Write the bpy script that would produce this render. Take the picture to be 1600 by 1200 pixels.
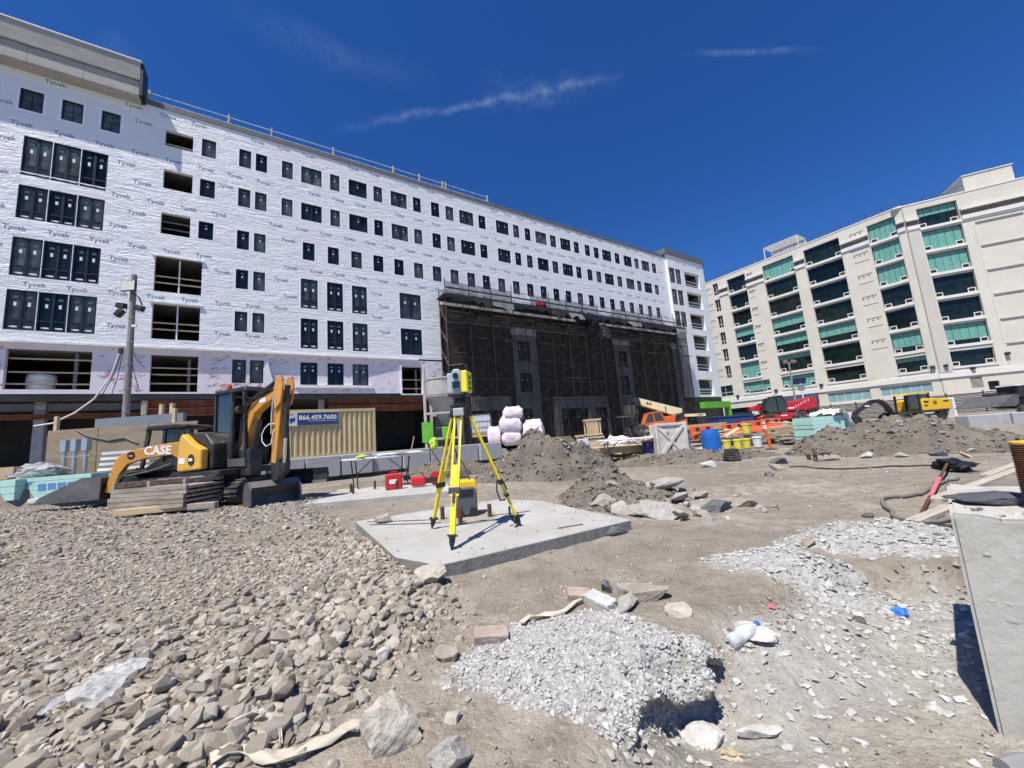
import bpy, bmesh, math, random
import numpy as np
from mathutils import Vector, Matrix
R=math.radians
random.seed(7); rng=np.random.default_rng(11)
for o in list(bpy.data.objects): bpy.data.objects.remove(o)
SC=bpy.context.scene; COL=SC.collection
# ------------------------------------------------------------------ camera
CAMZ=1.1
cd=bpy.data.cameras.new('camera'); cam=bpy.data.objects.new('camera',cd); COL.objects.link(cam)
cd.sensor_width=36; cd.lens=13.5; cd.clip_start=.05; cd.clip_end=3000
cam.matrix_world=Matrix(((.997204,.074732,0,0),(.010370,-.138379,-.990325,0),(-.074009,.987556,-.138767,CAMZ),(0,0,0,1)))
SC.camera=cam
# ------------------------------------------------------------------ sky, sun, exposure
SUN_AZ=R(34); SUN_EL=R(63)            # light travels towards azimuth 34 deg right of the view direction
Ld=Vector((math.sin(SUN_AZ)*math.cos(SUN_EL),math.cos(SUN_AZ)*math.cos(SUN_EL),-math.sin(SUN_EL)))
w=bpy.data.worlds.new('World'); SC.world=w; w.use_nodes=True
nt=w.node_tree; nt.nodes.clear()
def N(t,k,**kw):
    n=t.nodes.new(k)
    for a,b in kw.items():
        if a.startswith('i_'): n.inputs[a[2:].replace('_',' ')].default_value=b
        else: setattr(n,a,b)
    return n
out=N(nt,'ShaderNodeOutputWorld'); bg=N(nt,'ShaderNodeBackground'); bg.inputs['Strength'].default_value=.088
sky=N(nt,'ShaderNodeTexSky',sky_type='NISHITA'); sky.sun_disc=False
sky.sun_elevation=SUN_EL; sky.sun_rotation=SUN_AZ+math.pi; sky.altitude=2500; sky.air_density=1.0; sky.dust_density=0.0; sky.ozone_density=6.0
def vmath(op,a,b=None):
    n=N(nt,'ShaderNodeVectorMath',operation=op); nt.links.new(a,n.inputs[0])
    if b is not None:
        if hasattr(b,'links'): nt.links.new(b,n.inputs[1])
        else: n.inputs[1].default_value=b
    return n
def math_(t,op,a,b=None,c=None,clamp=False):
    n=N(t,'ShaderNodeMath',operation=op); n.use_clamp=clamp
    for i,x in enumerate((a,b,c)):
        if x is None: continue
        if hasattr(x,'links'): t.links.new(x,n.inputs[i])
        else: n.inputs[i].default_value=x
    return n.outputs[0]
hs=N(nt,'ShaderNodeHueSaturation',i_Hue=.511,i_Saturation=1.23,i_Value=1.28); nt.links.new(sky.outputs[0],hs.inputs['Color'])
tc=N(nt,'ShaderNodeTexCoord')
def streak(r1,r2,width,soft,amount,nscale):
    """one ragged vapour trail lying along the great circle from direction r1 to r2"""
    a=Vector(r1).normalized(); b=Vector(r2).normalized(); nn=a.cross(b).normalized(); m=(a+b).normalized(); tt=nn.cross(m)
    half=math.acos(max(-1,min(1,a.dot(b))))/2
    no=N(nt,'ShaderNodeTexNoise',i_Scale=nscale,i_Detail=6.0,i_Roughness=.7); nt.links.new(tc.outputs['Generated'],no.inputs['Vector'])
    no2=N(nt,'ShaderNodeTexNoise',i_Scale=nscale*.35,i_Detail=3.0); nt.links.new(tc.outputs['Generated'],no2.inputs['Vector'])
    d=vmath('DOT_PRODUCT',tc.outputs['Generated'],nn).outputs['Value']
    d=math_(nt,'ADD',d,math_(nt,'MULTIPLY',math_(nt,'SUBTRACT',no2.outputs[0],.5),width*3))
    across=math_(nt,'SUBTRACT',1,math_(nt,'DIVIDE',math_(nt,'ABSOLUTE',d),width),clamp=True)
    al=vmath('DOT_PRODUCT',tc.outputs['Generated'],tt).outputs['Value']
    along=math_(nt,'DIVIDE',math_(nt,'SUBTRACT',math.sin(half),math_(nt,'ABSOLUTE',al)),soft,clamp=True)
    ahead=math_(nt,'GREATER_THAN',vmath('DOT_PRODUCT',tc.outputs['Generated'],m).outputs['Value'],0)
    k=math_(nt,'MULTIPLY',math_(nt,'MULTIPLY',across,along),ahead)
    t=math_(nt,'MULTIPLY',math_(nt,'SUBTRACT',no.outputs[0],.34,clamp=True),amount)
    return math_(nt,'MULTIPLY',k,t,clamp=True)
st=[streak((-.3302,.6956,.6381),(.2953,.6619,.689),.010,.14,.62,40),
    streak((-.06,.70,.69),(.26,.66,.665),.034,.12,.3,40),
    streak((.3577,.6315,.6879),(.5649,.5642,.6022),.007,.12,.8,22),
    streak((-.46,.50,.735),(-.10,.69,.715),.035,.2,.28,12),
    streak((-.592,.5005,.6317),(-.5465,.5171,.6587),.02,.03,.35,14)]
tot=st[0]
for x in st[1:]: tot=math_(nt,'ADD',tot,x,clamp=True)
mx=N(nt,'ShaderNodeMix',data_type='RGBA'); nt.links.new(math_(nt,'MULTIPLY',tot,.8),mx.inputs[0]); nt.links.new(hs.outputs[0],mx.inputs[6]); mx.inputs[7].default_value=(5.2,6.4,8.0,1)
nt.links.new(mx.outputs[2],bg.inputs['Color']); nt.links.new(bg.outputs[0],out.inputs[0])
sl=bpy.data.lights.new('sun','SUN'); sl.energy=5.0; sl.angle=R(.53); sl.color=(1,.955,.89)
so=bpy.data.objects.new('sun',sl); COL.objects.link(so); so.rotation_euler=Ld.to_track_quat('-Z','Y').to_euler(); so.location=(-20,-30,60)
SC.view_settings.view_transform='Standard'; SC.view_settings.look='None'; SC.view_settings.exposure=.40; SC.view_settings.gamma=1.0; SC.view_settings.use_curve_mapping=False
SC.render.engine='CYCLES'; SC.cycles.max_bounces=4; SC.cycles.diffuse_bounces=3; SC.cycles.glossy_bounces=2; SC.cycles.transparent_max_bounces=10; SC.cycles.use_adaptive_sampling=True; SC.cycles.adaptive_threshold=.03; SC.cycles.adaptive_min_samples=8

# ------------------------------------------------------------------ helpers: materials
MT={}
def L(t,a,b): t.links.new(a,b)
def pm(name,c,rough=.65,metal=0.0,var=.18,scale=3.0,bump=0.0,bscale=60.0,dirt=None,dscale=1.2,damt=.5,spec=.5,coat=0.0,stretch=None,alpha=None):
    """principled material with procedural colour drift, blotchy dirt and fine bump"""
    m=bpy.data.materials.new(name); m.use_nodes=True; t=m.node_tree; b=t.nodes['Principled BSDF']
    co=N(t,'ShaderNodeTexCoord'); src=co.outputs['Object']
    if stretch:
        mp=N(t,'ShaderNodeMapping'); mp.inputs['Scale'].default_value=stretch; L(t,src,mp.inputs[0]); src=mp.outputs[0]
    n1=N(t,'ShaderNodeTexNoise',i_Scale=scale,i_Detail=5.0,i_Roughness=.6); L(t,src,n1.inputs['Vector'])
    mix=N(t,'ShaderNodeMix',data_type='RGBA'); k0=[max(0,x*(1-var)) for x in c]; k1=[min(1,x*(1+var)) for x in c]
    rp=N(t,'ShaderNodeMapRange'); rp.inputs[1].default_value=.3; rp.inputs[2].default_value=.7; L(t,n1.outputs[0],rp.inputs[0]); L(t,rp.outputs[0],mix.inputs[0])
    mix.inputs[6].default_value=(*k0,1); mix.inputs[7].default_value=(*k1,1); colr=mix.outputs[2]
    if dirt:
        n2=N(t,'ShaderNodeTexNoise',i_Scale=dscale,i_Detail=7.0,i_Roughness=.68); L(t,src,n2.inputs['Vector'])
        r2=N(t,'ShaderNodeMapRange'); r2.inputs[1].default_value=.46; r2.inputs[2].default_value=.66; r2.inputs[4].default_value=damt; L(t,n2.outputs[0],r2.inputs[0])
        mm=N(t,'ShaderNodeMix',data_type='RGBA'); L(t,r2.outputs[0],mm.inputs[0]); L(t,colr,mm.inputs[6]); mm.inputs[7].default_value=(*dirt,1); colr=mm.outputs[2]
    L(t,colr,b.inputs['Base Color']); b.inputs['Roughness'].default_value=rough; b.inputs['Metallic'].default_value=metal
    b.inputs['Specular IOR Level'].default_value=spec; b.inputs['Coat Weight'].default_value=coat
    if bump:
        n3=N(t,'ShaderNodeTexNoise',i_Scale=bscale,i_Detail=5.0,i_Roughness=.65); L(t,src,n3.inputs['Vector'])
        bp=N(t,'ShaderNodeBump',i_Strength=bump,i_Distance=.02); L(t,n3.outputs[0],bp.inputs['Height']); L(t,bp.outputs[0],b.inputs['Normal'])
    if alpha is not None: b.inputs['Alpha'].default_value=alpha
    MT[name]=m; return m
# ------------------------------------------------------------------ helpers: objects
def tag(o,label=None,cat=None,group=None,kind=None):
    if label: o['label']=label
    if cat: o['category']=cat
    if group: o['group']=group
    if kind: o['kind']=kind
    return o
def thing(name,label,cat,loc=(0,0,0),rz=0,group=None,rot=None):
    o=bpy.data.objects.new(name,None); COL.objects.link(o); o.location=loc; o.rotation_euler=rot or (0,0,R(rz)); o.empty_display_size=.2
    return tag(o,label,cat,group)
def link(name,me,parent=None,loc=None,rot=None,scale=None):
    o=bpy.data.objects.new(name,me); COL.objects.link(o); o.parent=parent
    if loc is not None: o.location=loc
    if rot is not None: o.rotation_euler=rot
    if scale is not None: o.scale=scale if hasattr(scale,'__len__') else (scale,)*3
    return o
def copy_tree(o,parent=None):
    c=o.copy(); COL.objects.link(c)
    if parent is not None: c.parent=parent
    for ch in [x for x in bpy.data.objects if x.parent==o]: copy_tree(ch,c)
    return c
def M_(loc=(0,0,0),rot=(0,0,0),sc=(1,1,1)):
    from mathutils import Euler
    return Matrix.LocRotScale(Vector(loc),Euler([R(a) for a in rot]),Vector(sc))
class MB:
    def __init__(s,M=None): s.v=[]; s.f=[]; s.M=M
    def add(s,vs,fs,M=None):
        k=len(s.v); vs=[Vector(p) for p in vs]
        if M is not None: vs=[M@p for p in vs]
        if s.M is not None: vs=[s.M@p for p in vs]
        s.v+=[tuple(p) for p in vs]; s.f+=[tuple(i+k for i in f) for f in fs]; return s
    def box(s,x0,y0,z0,x1,y1,z1,M=None):
        return s.add([(x0,y0,z0),(x1,y0,z0),(x1,y1,z0),(x0,y1,z0),(x0,y0,z1),(x1,y0,z1),(x1,y1,z1),(x0,y1,z1)],[(0,3,2,1),(4,5,6,7),(0,1,5,4),(1,2,6,5),(2,3,7,6),(3,0,4,7)],M)
    def cb(s,c,d,rot=(0,0,0)):
        return s.box(-d[0]/2,-d[1]/2,-d[2]/2,d[0]/2,d[1]/2,d[2]/2,M_(c,rot))
    def quad(s,a,b,c,d): return s.add([a,b,c,d],[(0,1,2,3)])
    def cyl(s,p0,p1,r0,r1=None,n=10,caps=True):
        r1=r0 if r1 is None else r1; p0=Vector(p0); p1=Vector(p1); z=(p1-p0).normalized(); x=z.orthogonal().normalized(); y=z.cross(x)
        vs=[]; 
        for p,r in ((p0,r0),(p1,r1)):
            for i in range(n): a=2*math.pi*i/n; vs.append(p+x*(r*math.cos(a))+y*(r*math.sin(a)))
        fs=[(i,(i+1)%n,n+(i+1)%n,n+i) for i in range(n)]
        if caps: fs+=[tuple(range(n-1,-1,-1)),tuple(range(n,2*n))]
        return s.add(vs,fs)
    def tube(s,pts,r,n=6):
        pts=[Vector(p) for p in pts]; vs=[]; x=None
        for i,p in enumerate(pts):
            d=(pts[min(i+1,len(pts)-1)]-pts[max(i-1,0)]).normalized()
            x=d.orthogonal().normalized() if x is None else (x-d*x.dot(d)).normalized()
            y=d.cross(x)
            for k in range(n): a=2*math.pi*k/n; vs.append(p+x*(r*math.cos(a))+y*(r*math.sin(a)))
        fs=[(i*n+k,i*n+(k+1)%n,(i+1)*n+(k+1)%n,(i+1)*n+k) for i in range(len(pts)-1) for k in range(n)]
        fs+=[tuple(range(n-1,-1,-1)),tuple(range((len(pts)-1)*n,len(pts)*n))]
        return s.add(vs,fs)
    def prism(s,poly,y0,y1,M=None):
        """polygon in the xz plane extruded along y"""
        n=len(poly); ar=sum(poly[i][0]*poly[(i+1)%n][1]-poly[(i+1)%n][0]*poly[i][1] for i in range(n))
        if ar<0: poly=poly[::-1]
        vs=[(x,y0,z) for x,z in poly]+[(x,y1,z) for x,z in poly]
        fs=[tuple(range(n)),tuple(range(2*n-1,n-1,-1))]+[(i,n+i,n+(i+1)%n,(i+1)%n) for i in range(n)]
        return s.add(vs,fs,M)
    def lathe(s,prof,n=20,M=None):
        vs=[(r*math.cos(2*math.pi*i/n),r*math.sin(2*math.pi*i/n),z) for r,z in prof for i in range(n)]
        fs=[(j*n+i,j*n+(i+1)%n,(j+1)*n+(i+1)%n,(j+1)*n+i) for j in range(len(prof)-1) for i in range(n)]
        fs+=[tuple(range(n-1,-1,-1)),tuple(range((len(prof)-1)*n,len(prof)*n))]
        return s.add(vs,fs,M)
    def mesh(s,name,m,smooth=False):
        me=bpy.data.meshes.new(name); me.from_pydata(s.v,[],s.f); me.materials.append(MT[m] if isinstance(m,str) else m)
        if smooth: me.polygons.foreach_set('use_smooth',[True]*len(me.polygons))
        me.update(); return me
    def build(s,name,m,parent=None,bevel=0,smooth=False,seg=2,**kw):
        o=link(name,s.mesh(name,m,smooth),parent,**kw)
        if bevel:
            b=o.modifiers.new('bevel','BEVEL'); b.width=bevel; b.segments=seg; b.limit_method='ANGLE'; b.angle_limit=R(35); b.harden_normals=False
        return o
def text_mesh(txt,size,bold=0,shear=0,extrude=0,space=1):
    c=bpy.data.curves.new('lettering','FONT'); c.body=txt; c.size=size; c.align_x='CENTER'; c.align_y='CENTER'; c.offset=bold; c.shear=shear; c.extrude=extrude; c.resolution_u=2; c.space_character=space
    o=bpy.data.objects.new('lettering',c); COL.objects.link(o); bpy.context.view_layer.update()
    me=bpy.data.meshes.new_from_object(o.evaluated_get(bpy.context.evaluated_depsgraph_get())); bpy.data.objects.remove(o); bpy.data.curves.remove(c)
    return me
def lettering(txt,size,m,parent,loc,rot,name='lettering',**kw):
    me=text_mesh(txt,size,**kw); me.materials.clear(); me.materials.append(MT[m]); return link(name,me,parent,loc,rot)
def big_mesh(name,V,Fq,m,parent=None,smooth=False,attrs=None):
    """fast mesh from numpy arrays; Fq (n,3) or (n,4)"""
    me=bpy.data.meshes.new(name); k=Fq.shape[1]; nf=len(Fq)
    me.vertices.add(len(V)); me.vertices.foreach_set('co',np.ascontiguousarray(V,dtype=np.float32).ravel())
    me.loops.add(nf*k); me.loops.foreach_set('vertex_index',np.ascontiguousarray(Fq,dtype=np.int32).ravel())
    me.polygons.add(nf); me.polygons.foreach_set('loop_start',np.arange(0,nf*k,k,dtype=np.int32)); 
    me.polygons.foreach_set('use_smooth',np.full(nf,smooth))
    for a,d in (attrs or {}).items():
        at=me.attributes.new(a,'FLOAT','POINT'); at.data.foreach_set('value',np.ascontiguousarray(d,dtype=np.float32))
    me.materials.append(MT[m] if isinstance(m,str) else m); me.update(calc_edges=True); me.validate()
    return link(name,me,parent)
# ------------------------------------------------------------------ terrain
def sdf(poly,X,Y):
    """signed distance to polygon, negative inside"""
    P=np.array(poly,float); d=np.full(X.shape,1e9); ins=np.zeros(X.shape,bool); n=len(P)
    for i in range(n):
        a=P[i]; b=P[(i+1)%n]; e=b-a; wx=X-a[0]; wy=Y-a[1]; t=np.clip((wx*e[0]+wy*e[1])/(e@e),0,1)
        d=np.minimum(d,np.hypot(wx-t*e[0],wy-t*e[1]))
        c=((a[1]<=Y)&(b[1]>Y))|((b[1]<=Y)&(a[1]>Y))
        with np.errstate(divide='ignore',invalid='ignore'): xi=a[0]+(Y-a[1])*e[0]/(e[1] if e[1] else 1e-9)
        ins^=c&(X<xi)
    return np.where(ins,-d,d)
_tab=rng.random((256,256))
def vn(X,Y,s,o=0):
    """tileable value noise"""
    x=X*s+o*17.3; y=Y*s+o*9.7; xi=np.floor(x).astype(int); yi=np.floor(y).astype(int); fx=x-xi; fy=y-yi; fx=fx*fx*(3-2*fx); fy=fy*fy*(3-2*fy)
    g=lambda i,j:_tab[(xi+i)&255,(yi+j)&255]
    return (g(0,0)*(1-fx)+g(1,0)*fx)*(1-fy)+(g(0,1)*(1-fx)+g(1,1)*fx)*fy-.5
def fbm(X,Y,s,o=0,k=4):
    r=0
    for i in range(k): r=r+vn(X,Y,s*2**i,o+i)/1.9**i
    return r
def sm(a,b,x): t=np.clip((x-a)/(b-a),0,1); return t*t*(3-2*t)
GRAVEL=[(-3.7,7.15),(-2.5,5.5),(-1.4,4.2),(-.95,3.35),(-.6,2.8),(-.62,2.3),(-.86,1.96),(-1.0,1.65),(-1.15,1.35),(-1.6,.6),(-2,-3),(-30,-3),(-30,13),(-9.5,12),(-6,9.6),(-4.2,9.0)]
PIT=[(-.1,.6),(.2,1.4),(.31,1.68),(.50,1.93),(.78,2.06),(1.0,2.32),(1.2,2.42),(1.55,2.5),(1.9,2.84),(2.3,2.86),(2.85,2.7),(4,2.75),(7,2.4),(7,-5),(-.4,-5)]
WPATCH=[(-.42,1.95),(-.36,2.18),(-.15,2.36),(.2,2.5),(.5,2.52),(.74,2.25),(.84,1.99),(.56,1.84),(.4,1.68),(.05,1.72)]
PATCH2=[(1.42,3.2),(1.75,3.42),(2.1,3.36),(2.35,3.0),(2.3,2.6),(1.95,2.5),(1.75,2.75)]
PATCH3=[(2.2,3.45),(2.7,3.85),(3.4,3.85),(3.9,3.3),(3.2,3.0),(2.6,3.15)]
SLABP=[(-.66,3.18),(1.13,4.21),(.3,5.8),(-.35,6.25),(-2.2,5.28),(-1.12,3.5)]
def gheight(X,Y,fine=True):
    d=-.5402*X+.8415*Y; s=.8415*X+.5402*Y
    z=.05*fbm(X,Y,.35,1,3)+.02*fbm(X,Y,1.6,5,3)
    g=sdf(GRAVEL,X,Y); gi=np.clip(-g,0,30)
    z=z+.07*sm(.15,-.3,g)+np.minimum(.03*gi,.26)
    p=sdf(PIT,X,Y)+.10*fbm(X,Y,3.2,9,3)
    cut=np.maximum(np.exp(-(((X-.72)/.38)**2+((Y-1.95)/.35)**2)),.9*np.exp(-(((X-2.6)/.7)**2+((Y-2.75)/.3)**2))); pit=sm(.07,-.07,p)*cut+sm(.18,-.55,p)*(1-cut); z=z-pit*(.20+.05*fbm(X,Y,.9,3)+.10*np.exp(-(((X-.72)/.38)**2+((Y-1.95)/.35)**2)))
    wp=sdf(WPATCH,X,Y)+.06*fbm(X,Y,4,21,3); z=z+.022*sm(.08,-.25,wp)
    p2=np.minimum(sdf(PATCH2,X,Y),sdf(PATCH3,X,Y)); z=z+.13*sm(.05,-.4,p2)+.05*np.maximum(fbm(X,Y,5,93,3),0)*sm(.1,-.1,p2)
    tr=.74*sm(16.6,16.9,d)*sm(13,9,s); rt=.22*sm(14.5,21,Y)*sm(1,6,X); z=z+np.maximum(tr,rt)*sm(90,60,np.hypot(X,Y))
    # wheel ruts across the yard
    for k,(a,b,wd) in enumerate(((5.2,.22,.35),(7.1,.2,.4),(8.9,.16,.45),(6.1,.12,.3))):
        q=Y-(a+b*(X-2)); z=z-.035*np.exp(-(q/wd)**2)*sm(1.2,2.5,X)+.02*np.exp(-((np.abs(q)-wd*1.3)/.16)**2)*sm(1.2,2.5,X)
    z=z+.05*sm(.9,.0,sdf(SLABP,X,Y))
    if fine:
        near=sm(14,4,np.hypot(X,Y)); z=z+(.022*fbm(X,Y,5,31,4)+.012*fbm(X,Y,17,7,3))*near*(1+.6*pit)
        z=z+.035*np.maximum(fbm(X,Y,9,77,3),-.1)*sm(.03,-.1,wp)
    return z
def gz(x,y): return float(gheight(np.array([float(x)]),np.array([float(y)]))[0])
def axis(n,B,lo,hi,c):
    A=max(abs(lo-c),abs(hi-c))/math.sinh(B); a=math.asinh((lo-c)/A); b=math.asinh((hi-c)/A); return c+A*np.sinh(np.linspace(a,b,n))
gx=axis(680,5.4,-400,400,.3); gy=axis(600,5.6,-60,500,2.2)
GX,GY=np.meshgrid(gx,gy); GZ=gheight(GX,GY)
V=np.stack([GX,GY,GZ],-1).reshape(-1,3); nx=len(gx); ny=len(gy)
ii=(np.arange(ny-1)[:,None]*nx+np.arange(nx-1)[None]).ravel(); Fq=np.stack([ii,ii+1,ii+1+nx,ii+nx],1)
wpd=sdf(WPATCH,GX,GY)+.12*fbm(GX,GY,5,41,4); p2d=np.minimum(sdf(PATCH2,GX,GY),sdf(PATCH3,GX,GY))+.15*fbm(GX,GY,4,51,4)
pitd=sdf(PIT,GX,GY)+.25*fbm(GX,GY,2.5,61,4)
grey=np.maximum(sm(.03,-.05,wpd),np.maximum(sm(.06,-.06,p2d),.5*sm(.0,-.1,pitd)*sm(1.6,2.4,GY+.5*fbm(GX,GY,2,71,3))))
pale=sm(.03,-.15,pitd); grav=sm(.1,-.1,sdf(GRAVEL,GX,GY)+.2*fbm(GX,GY,3,81,3))
def ground_mat():
    m=bpy.data.materials.new('site_dirt'); m.use_nodes=True; t=m.node_tree; b=t.nodes['Principled BSDF']; MT['site_dirt']=m
    co=N(t,'ShaderNodeTexCoord').outputs['Object']
    def noise(s,det=3,ro=.65): n=N(t,'ShaderNodeTexNoise',i_Scale=s,i_Detail=float(det),i_Roughness=ro); L(t,co,n.inputs['Vector']); return n.outputs[0]
    def ramp(x,a,bb,lo=0,hi=1): r=N(t,'ShaderNodeMapRange'); r.inputs[1].default_value=a; r.inputs[2].default_value=bb; r.inputs[3].default_value=lo; r.inputs[4].default_value=hi; L(t,x,r.inputs[0]); return r.outputs[0]
    def mix(f,a,bb):
        n=N(t,'ShaderNodeMix',data_type='RGBA')
        if hasattr(f,'links'): L(t,f,n.inputs[0])
        else: n.inputs[0].default_value=f
        for i,x in ((6,a),(7,bb)):
            if hasattr(x,'links'): L(t,x,n.inputs[i])
            else: n.inputs[i].default_value=(*x,1)
        return n.outputs[2]
    dirt=mix(ramp(noise(.7),.35,.65),(.26,.226,.18),(.36,.322,.262))
    dirt=mix(ramp(noise(5),.4,.7),dirt,(.20,.168,.132))
    dirt=mix(ramp(noise(38,4),.56,.7,0,.75),dirt,(.43,.40,.345))
    dirt=mix(ramp(noise(.3,4),.46,.64,0,.75),dirt,(.175,.15,.122))
    gravc=mix(ramp(noise(22,4),.4,.65),(.19,.163,.13),(.33,.293,.238))
    at=lambda n:(lambda k:(setattr(k,'attribute_name',n),k.outputs['Fac'])[1])(t.nodes.new('ShaderNodeAttribute'))
    colr=mix(at('gravel'),dirt,gravc)
    colr=mix(math_(t,'MULTIPLY',at('pale'),.7),colr,mix(ramp(noise(9),.4,.62),(.36,.335,.28),(.26,.235,.192)))
    colr=mix(at('grey'),colr,mix(ramp(noise(30),.4,.6),(.43,.425,.403),(.31,.303,.283)))
    L(t,colr,b.inputs['Base Color']); b.inputs['Roughness'].default_value=.95; b.inputs['Specular IOR Level'].default_value=.15
    h=math_(t,'ADD',math_(t,'MULTIPLY',noise(14,5,.72),.6),math_(t,'MULTIPLY',noise(70,2,.7),.35))
    vo=N(t,'ShaderNodeTexVoronoi',i_Scale=24.0,i_Randomness=1.0); L(t,co,vo.inputs['Vector']); h=math_(t,'ADD',h,math_(t,'MULTIPLY',ramp(vo.outputs['Distance'],0,.6,1,0),.25))
    bp=N(t,'ShaderNodeBump',i_Strength=.9,i_Distance=.035); L(t,h,bp.inputs['Height']); L(t,bp.outputs[0],b.inputs['Normal'])
ground_mat()
g=big_mesh('ground',V,Fq,'site_dirt',smooth=True,attrs=dict(grey=grey.ravel(),pale=pale.ravel(),gravel=grav.ravel())); tag(g,kind='structure')
# ------------------------------------------------------------------ stones
def ico(sub):
    bm=bmesh.new(); bmesh.ops.create_icosphere(bm,subdivisions=sub,radius=1); bm.verts.ensure_lookup_table()
    v=np.array([q.co[:] for q in bm.verts]); f=np.array([[q.index for q in fc.verts] for fc in bm.faces]); bm.free(); return v,f
ICO={k:ico(k) for k in (1,2,3,4,5)}
def rock_v(sub,seed,planes=9,rough=.05,sq=(1,.8,.6)):
    """an angular stone: a ball cut by random planes, then roughened"""
    r=np.random.default_rng(seed); v,f=ICO[sub]; nn=r.normal(size=(planes,3)); nn/=np.linalg.norm(nn,axis=1)[:,None]; h=r.uniform(.42,.9,planes)
    dt=v@nn.T; rad=np.min(np.where(dt>.12,h/np.maximum(dt,.12),9),axis=1); rad=np.minimum(rad,1.05)
    p=v*rad[:,None]
    if sub>=3:
        a=fbm(p[:,0]*1.3+seed,p[:,1]*1.3+p[:,2],1.7,seed%50,4); bb=fbm(p[:,1]+seed,p[:,2]*1.2-p[:,0],5,seed%40,3); p=p*(1+rough*2.2*a+rough*1.1*bb)[:,None]
    else: p=p*(1+r.uniform(-rough,rough,len(p)))[:,None]
    return p*np.array(sq),f
def hull_v(npts,seed,sq):
    """a sharp crushed stone: the hull of a few random points"""
    r=np.random.default_rng(seed); p=r.normal(size=(npts,3)); p/=np.linalg.norm(p,axis=1)[:,None]; p*=r.uniform(.72,1.08,npts)[:,None]*np.array(sq)
    bm=bmesh.new()
    for q in p: bm.verts.new(q)
    res=bmesh.ops.convex_hull(bm,input=bm.verts[:]); bmesh.ops.delete(bm,geom=[v for v in res['geom_interior'] if isinstance(v,bmesh.types.BMVert)],context='VERTS'); bmesh.ops.triangulate(bm,faces=bm.faces[:]); bm.verts.index_update(); bm.faces.ensure_lookup_table()
    v=np.array([q.co[:] for q in bm.verts]); f=np.array([[q.index for q in fc.verts] for fc in bm.faces]); bm.free(); return v,f
def rotm(r,n,flat=.5):
    """n random rotations, mostly about z with some tumble"""
    a=r.uniform(0,2*np.pi,n); b=r.normal(0,flat,n); c=r.normal(0,flat,n); ca,sa,cb,sb,cc,sc=np.cos(a),np.sin(a),np.cos(b),np.sin(b),np.cos(c),np.sin(c)
    z=np.zeros(n); o=np.ones(n)
    Rz=np.stack([ca,-sa,z,sa,ca,z,z,z,o],1).reshape(n,3,3); Rx=np.stack([o,z,z,z,cb,-sb,z,sb,cb],1).reshape(n,3,3); Ry=np.stack([cc,z,sc,z,o,z,-sc,z,cc],1).reshape(n,3,3)
    return Rz@Rx@Ry
def stone_field(name,pos,size,mat,sub=1,nvar=14,seed=1,sink=.25,tint=None,flat=.5,sq=None):
    r=np.random.default_rng(seed); n=len(pos); Rm=rotm(r,n,flat); Vs=[]; Fs=[]; Ts=[]; off=0; var=r.integers(0,nvar,n); tint=r.random(n) if tint is None else tint
    for k in range(nvar):
        idx=np.where(var==k)[0]
        if not len(idx): continue
        q=sq or (1,r.uniform(.65,.95),r.uniform(.4,.75)); v,f=hull_v(11 if sub==1 else 19,seed*100+k,q)
        W=np.einsum('nij,vj->nvi',Rm[idx],v)*size[idx,None,None]+pos[idx,None,:]; W[:,:,2]+=(size[idx]*(.5-sink))[:,None]*q[2]
        Vs.append(W.reshape(-1,3)); Fs.append((f[None]+(np.arange(len(idx))*len(v))[:,None,None]+off).reshape(-1,3)); Ts.append(np.repeat(tint[idx],len(v))); off+=len(idx)*len(v)
    return big_mesh(name,np.concatenate(Vs),np.concatenate(Fs),mat,attrs=dict(tint=np.concatenate(Ts)))
def stone_mat(name,cols,rough=.92,nscale=30,bump=.5,attr=True,bd=.006):
    m=bpy.data.materials.new(name); m.use_nodes=True; t=m.node_tree; b=t.nodes['Principled BSDF']; MT[name]=m
    co=N(t,'ShaderNodeTexCoord').outputs['Object']
    if attr: a=t.nodes.new('ShaderNodeAttribute'); a.attribute_name='tint'; src=a.outputs['Fac']
    else: src=N(t,'ShaderNodeObjectInfo').outputs['Random']
    cr=N(t,'ShaderNodeValToRGB'); L(t,src,cr.inputs[0]); e=cr.color_ramp.elements
    while len(e)<len(cols): e.new(.5)
    for i,c in enumerate(cols): e[i].position=i/(len(cols)-1); e[i].color=(*c,1)
    n=N(t,'ShaderNodeTexNoise',i_Scale=float(nscale),i_Detail=6.0,i_Roughness=.7); L(t,co,n.inputs['Vector'])
    mr=N(t,'ShaderNodeMapRange'); mr.inputs[1].default_value=.3; mr.inputs[2].default_value=.72; mr.inputs[3].default_value=.72; mr.inputs[4].default_value=1.22; L(t,n.outputs[0],mr.inputs[0])
    mu=N(t,'ShaderNodeVectorMath',operation='SCALE'); L(t,cr.outputs[0],mu.inputs[0]); L(t,mr.outputs[0],mu.inputs['Scale']); L(t,mu.outputs[0],b.inputs['Base Color'])
    b.inputs['Roughness'].default_value=rough; b.inputs['Specular IOR Level'].default_value=.2
    bp=N(t,'ShaderNodeBump',i_Strength=bump,i_Distance=bd); L(t,n.outputs[0],bp.inputs['Height']); L(t,bp.outputs[0],b.inputs['Normal'])
GC=[(.20,.17,.135),(.32,.277,.22),(.40,.355,.288),(.28,.255,.215),(.45,.405,.332),(.35,.303,.24),(.24,.20,.157),(.50,.455,.38),(.31,.288,.25),(.29,.222,.175)]
stone_mat('gravel_stone',GC); stone_mat('loose_stone',GC,attr=False,nscale=24)
stone_mat('grey_rubble',[(.39,.382,.362),(.47,.46,.436),(.33,.323,.305),(.54,.53,.50),(.42,.41,.386)])
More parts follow.
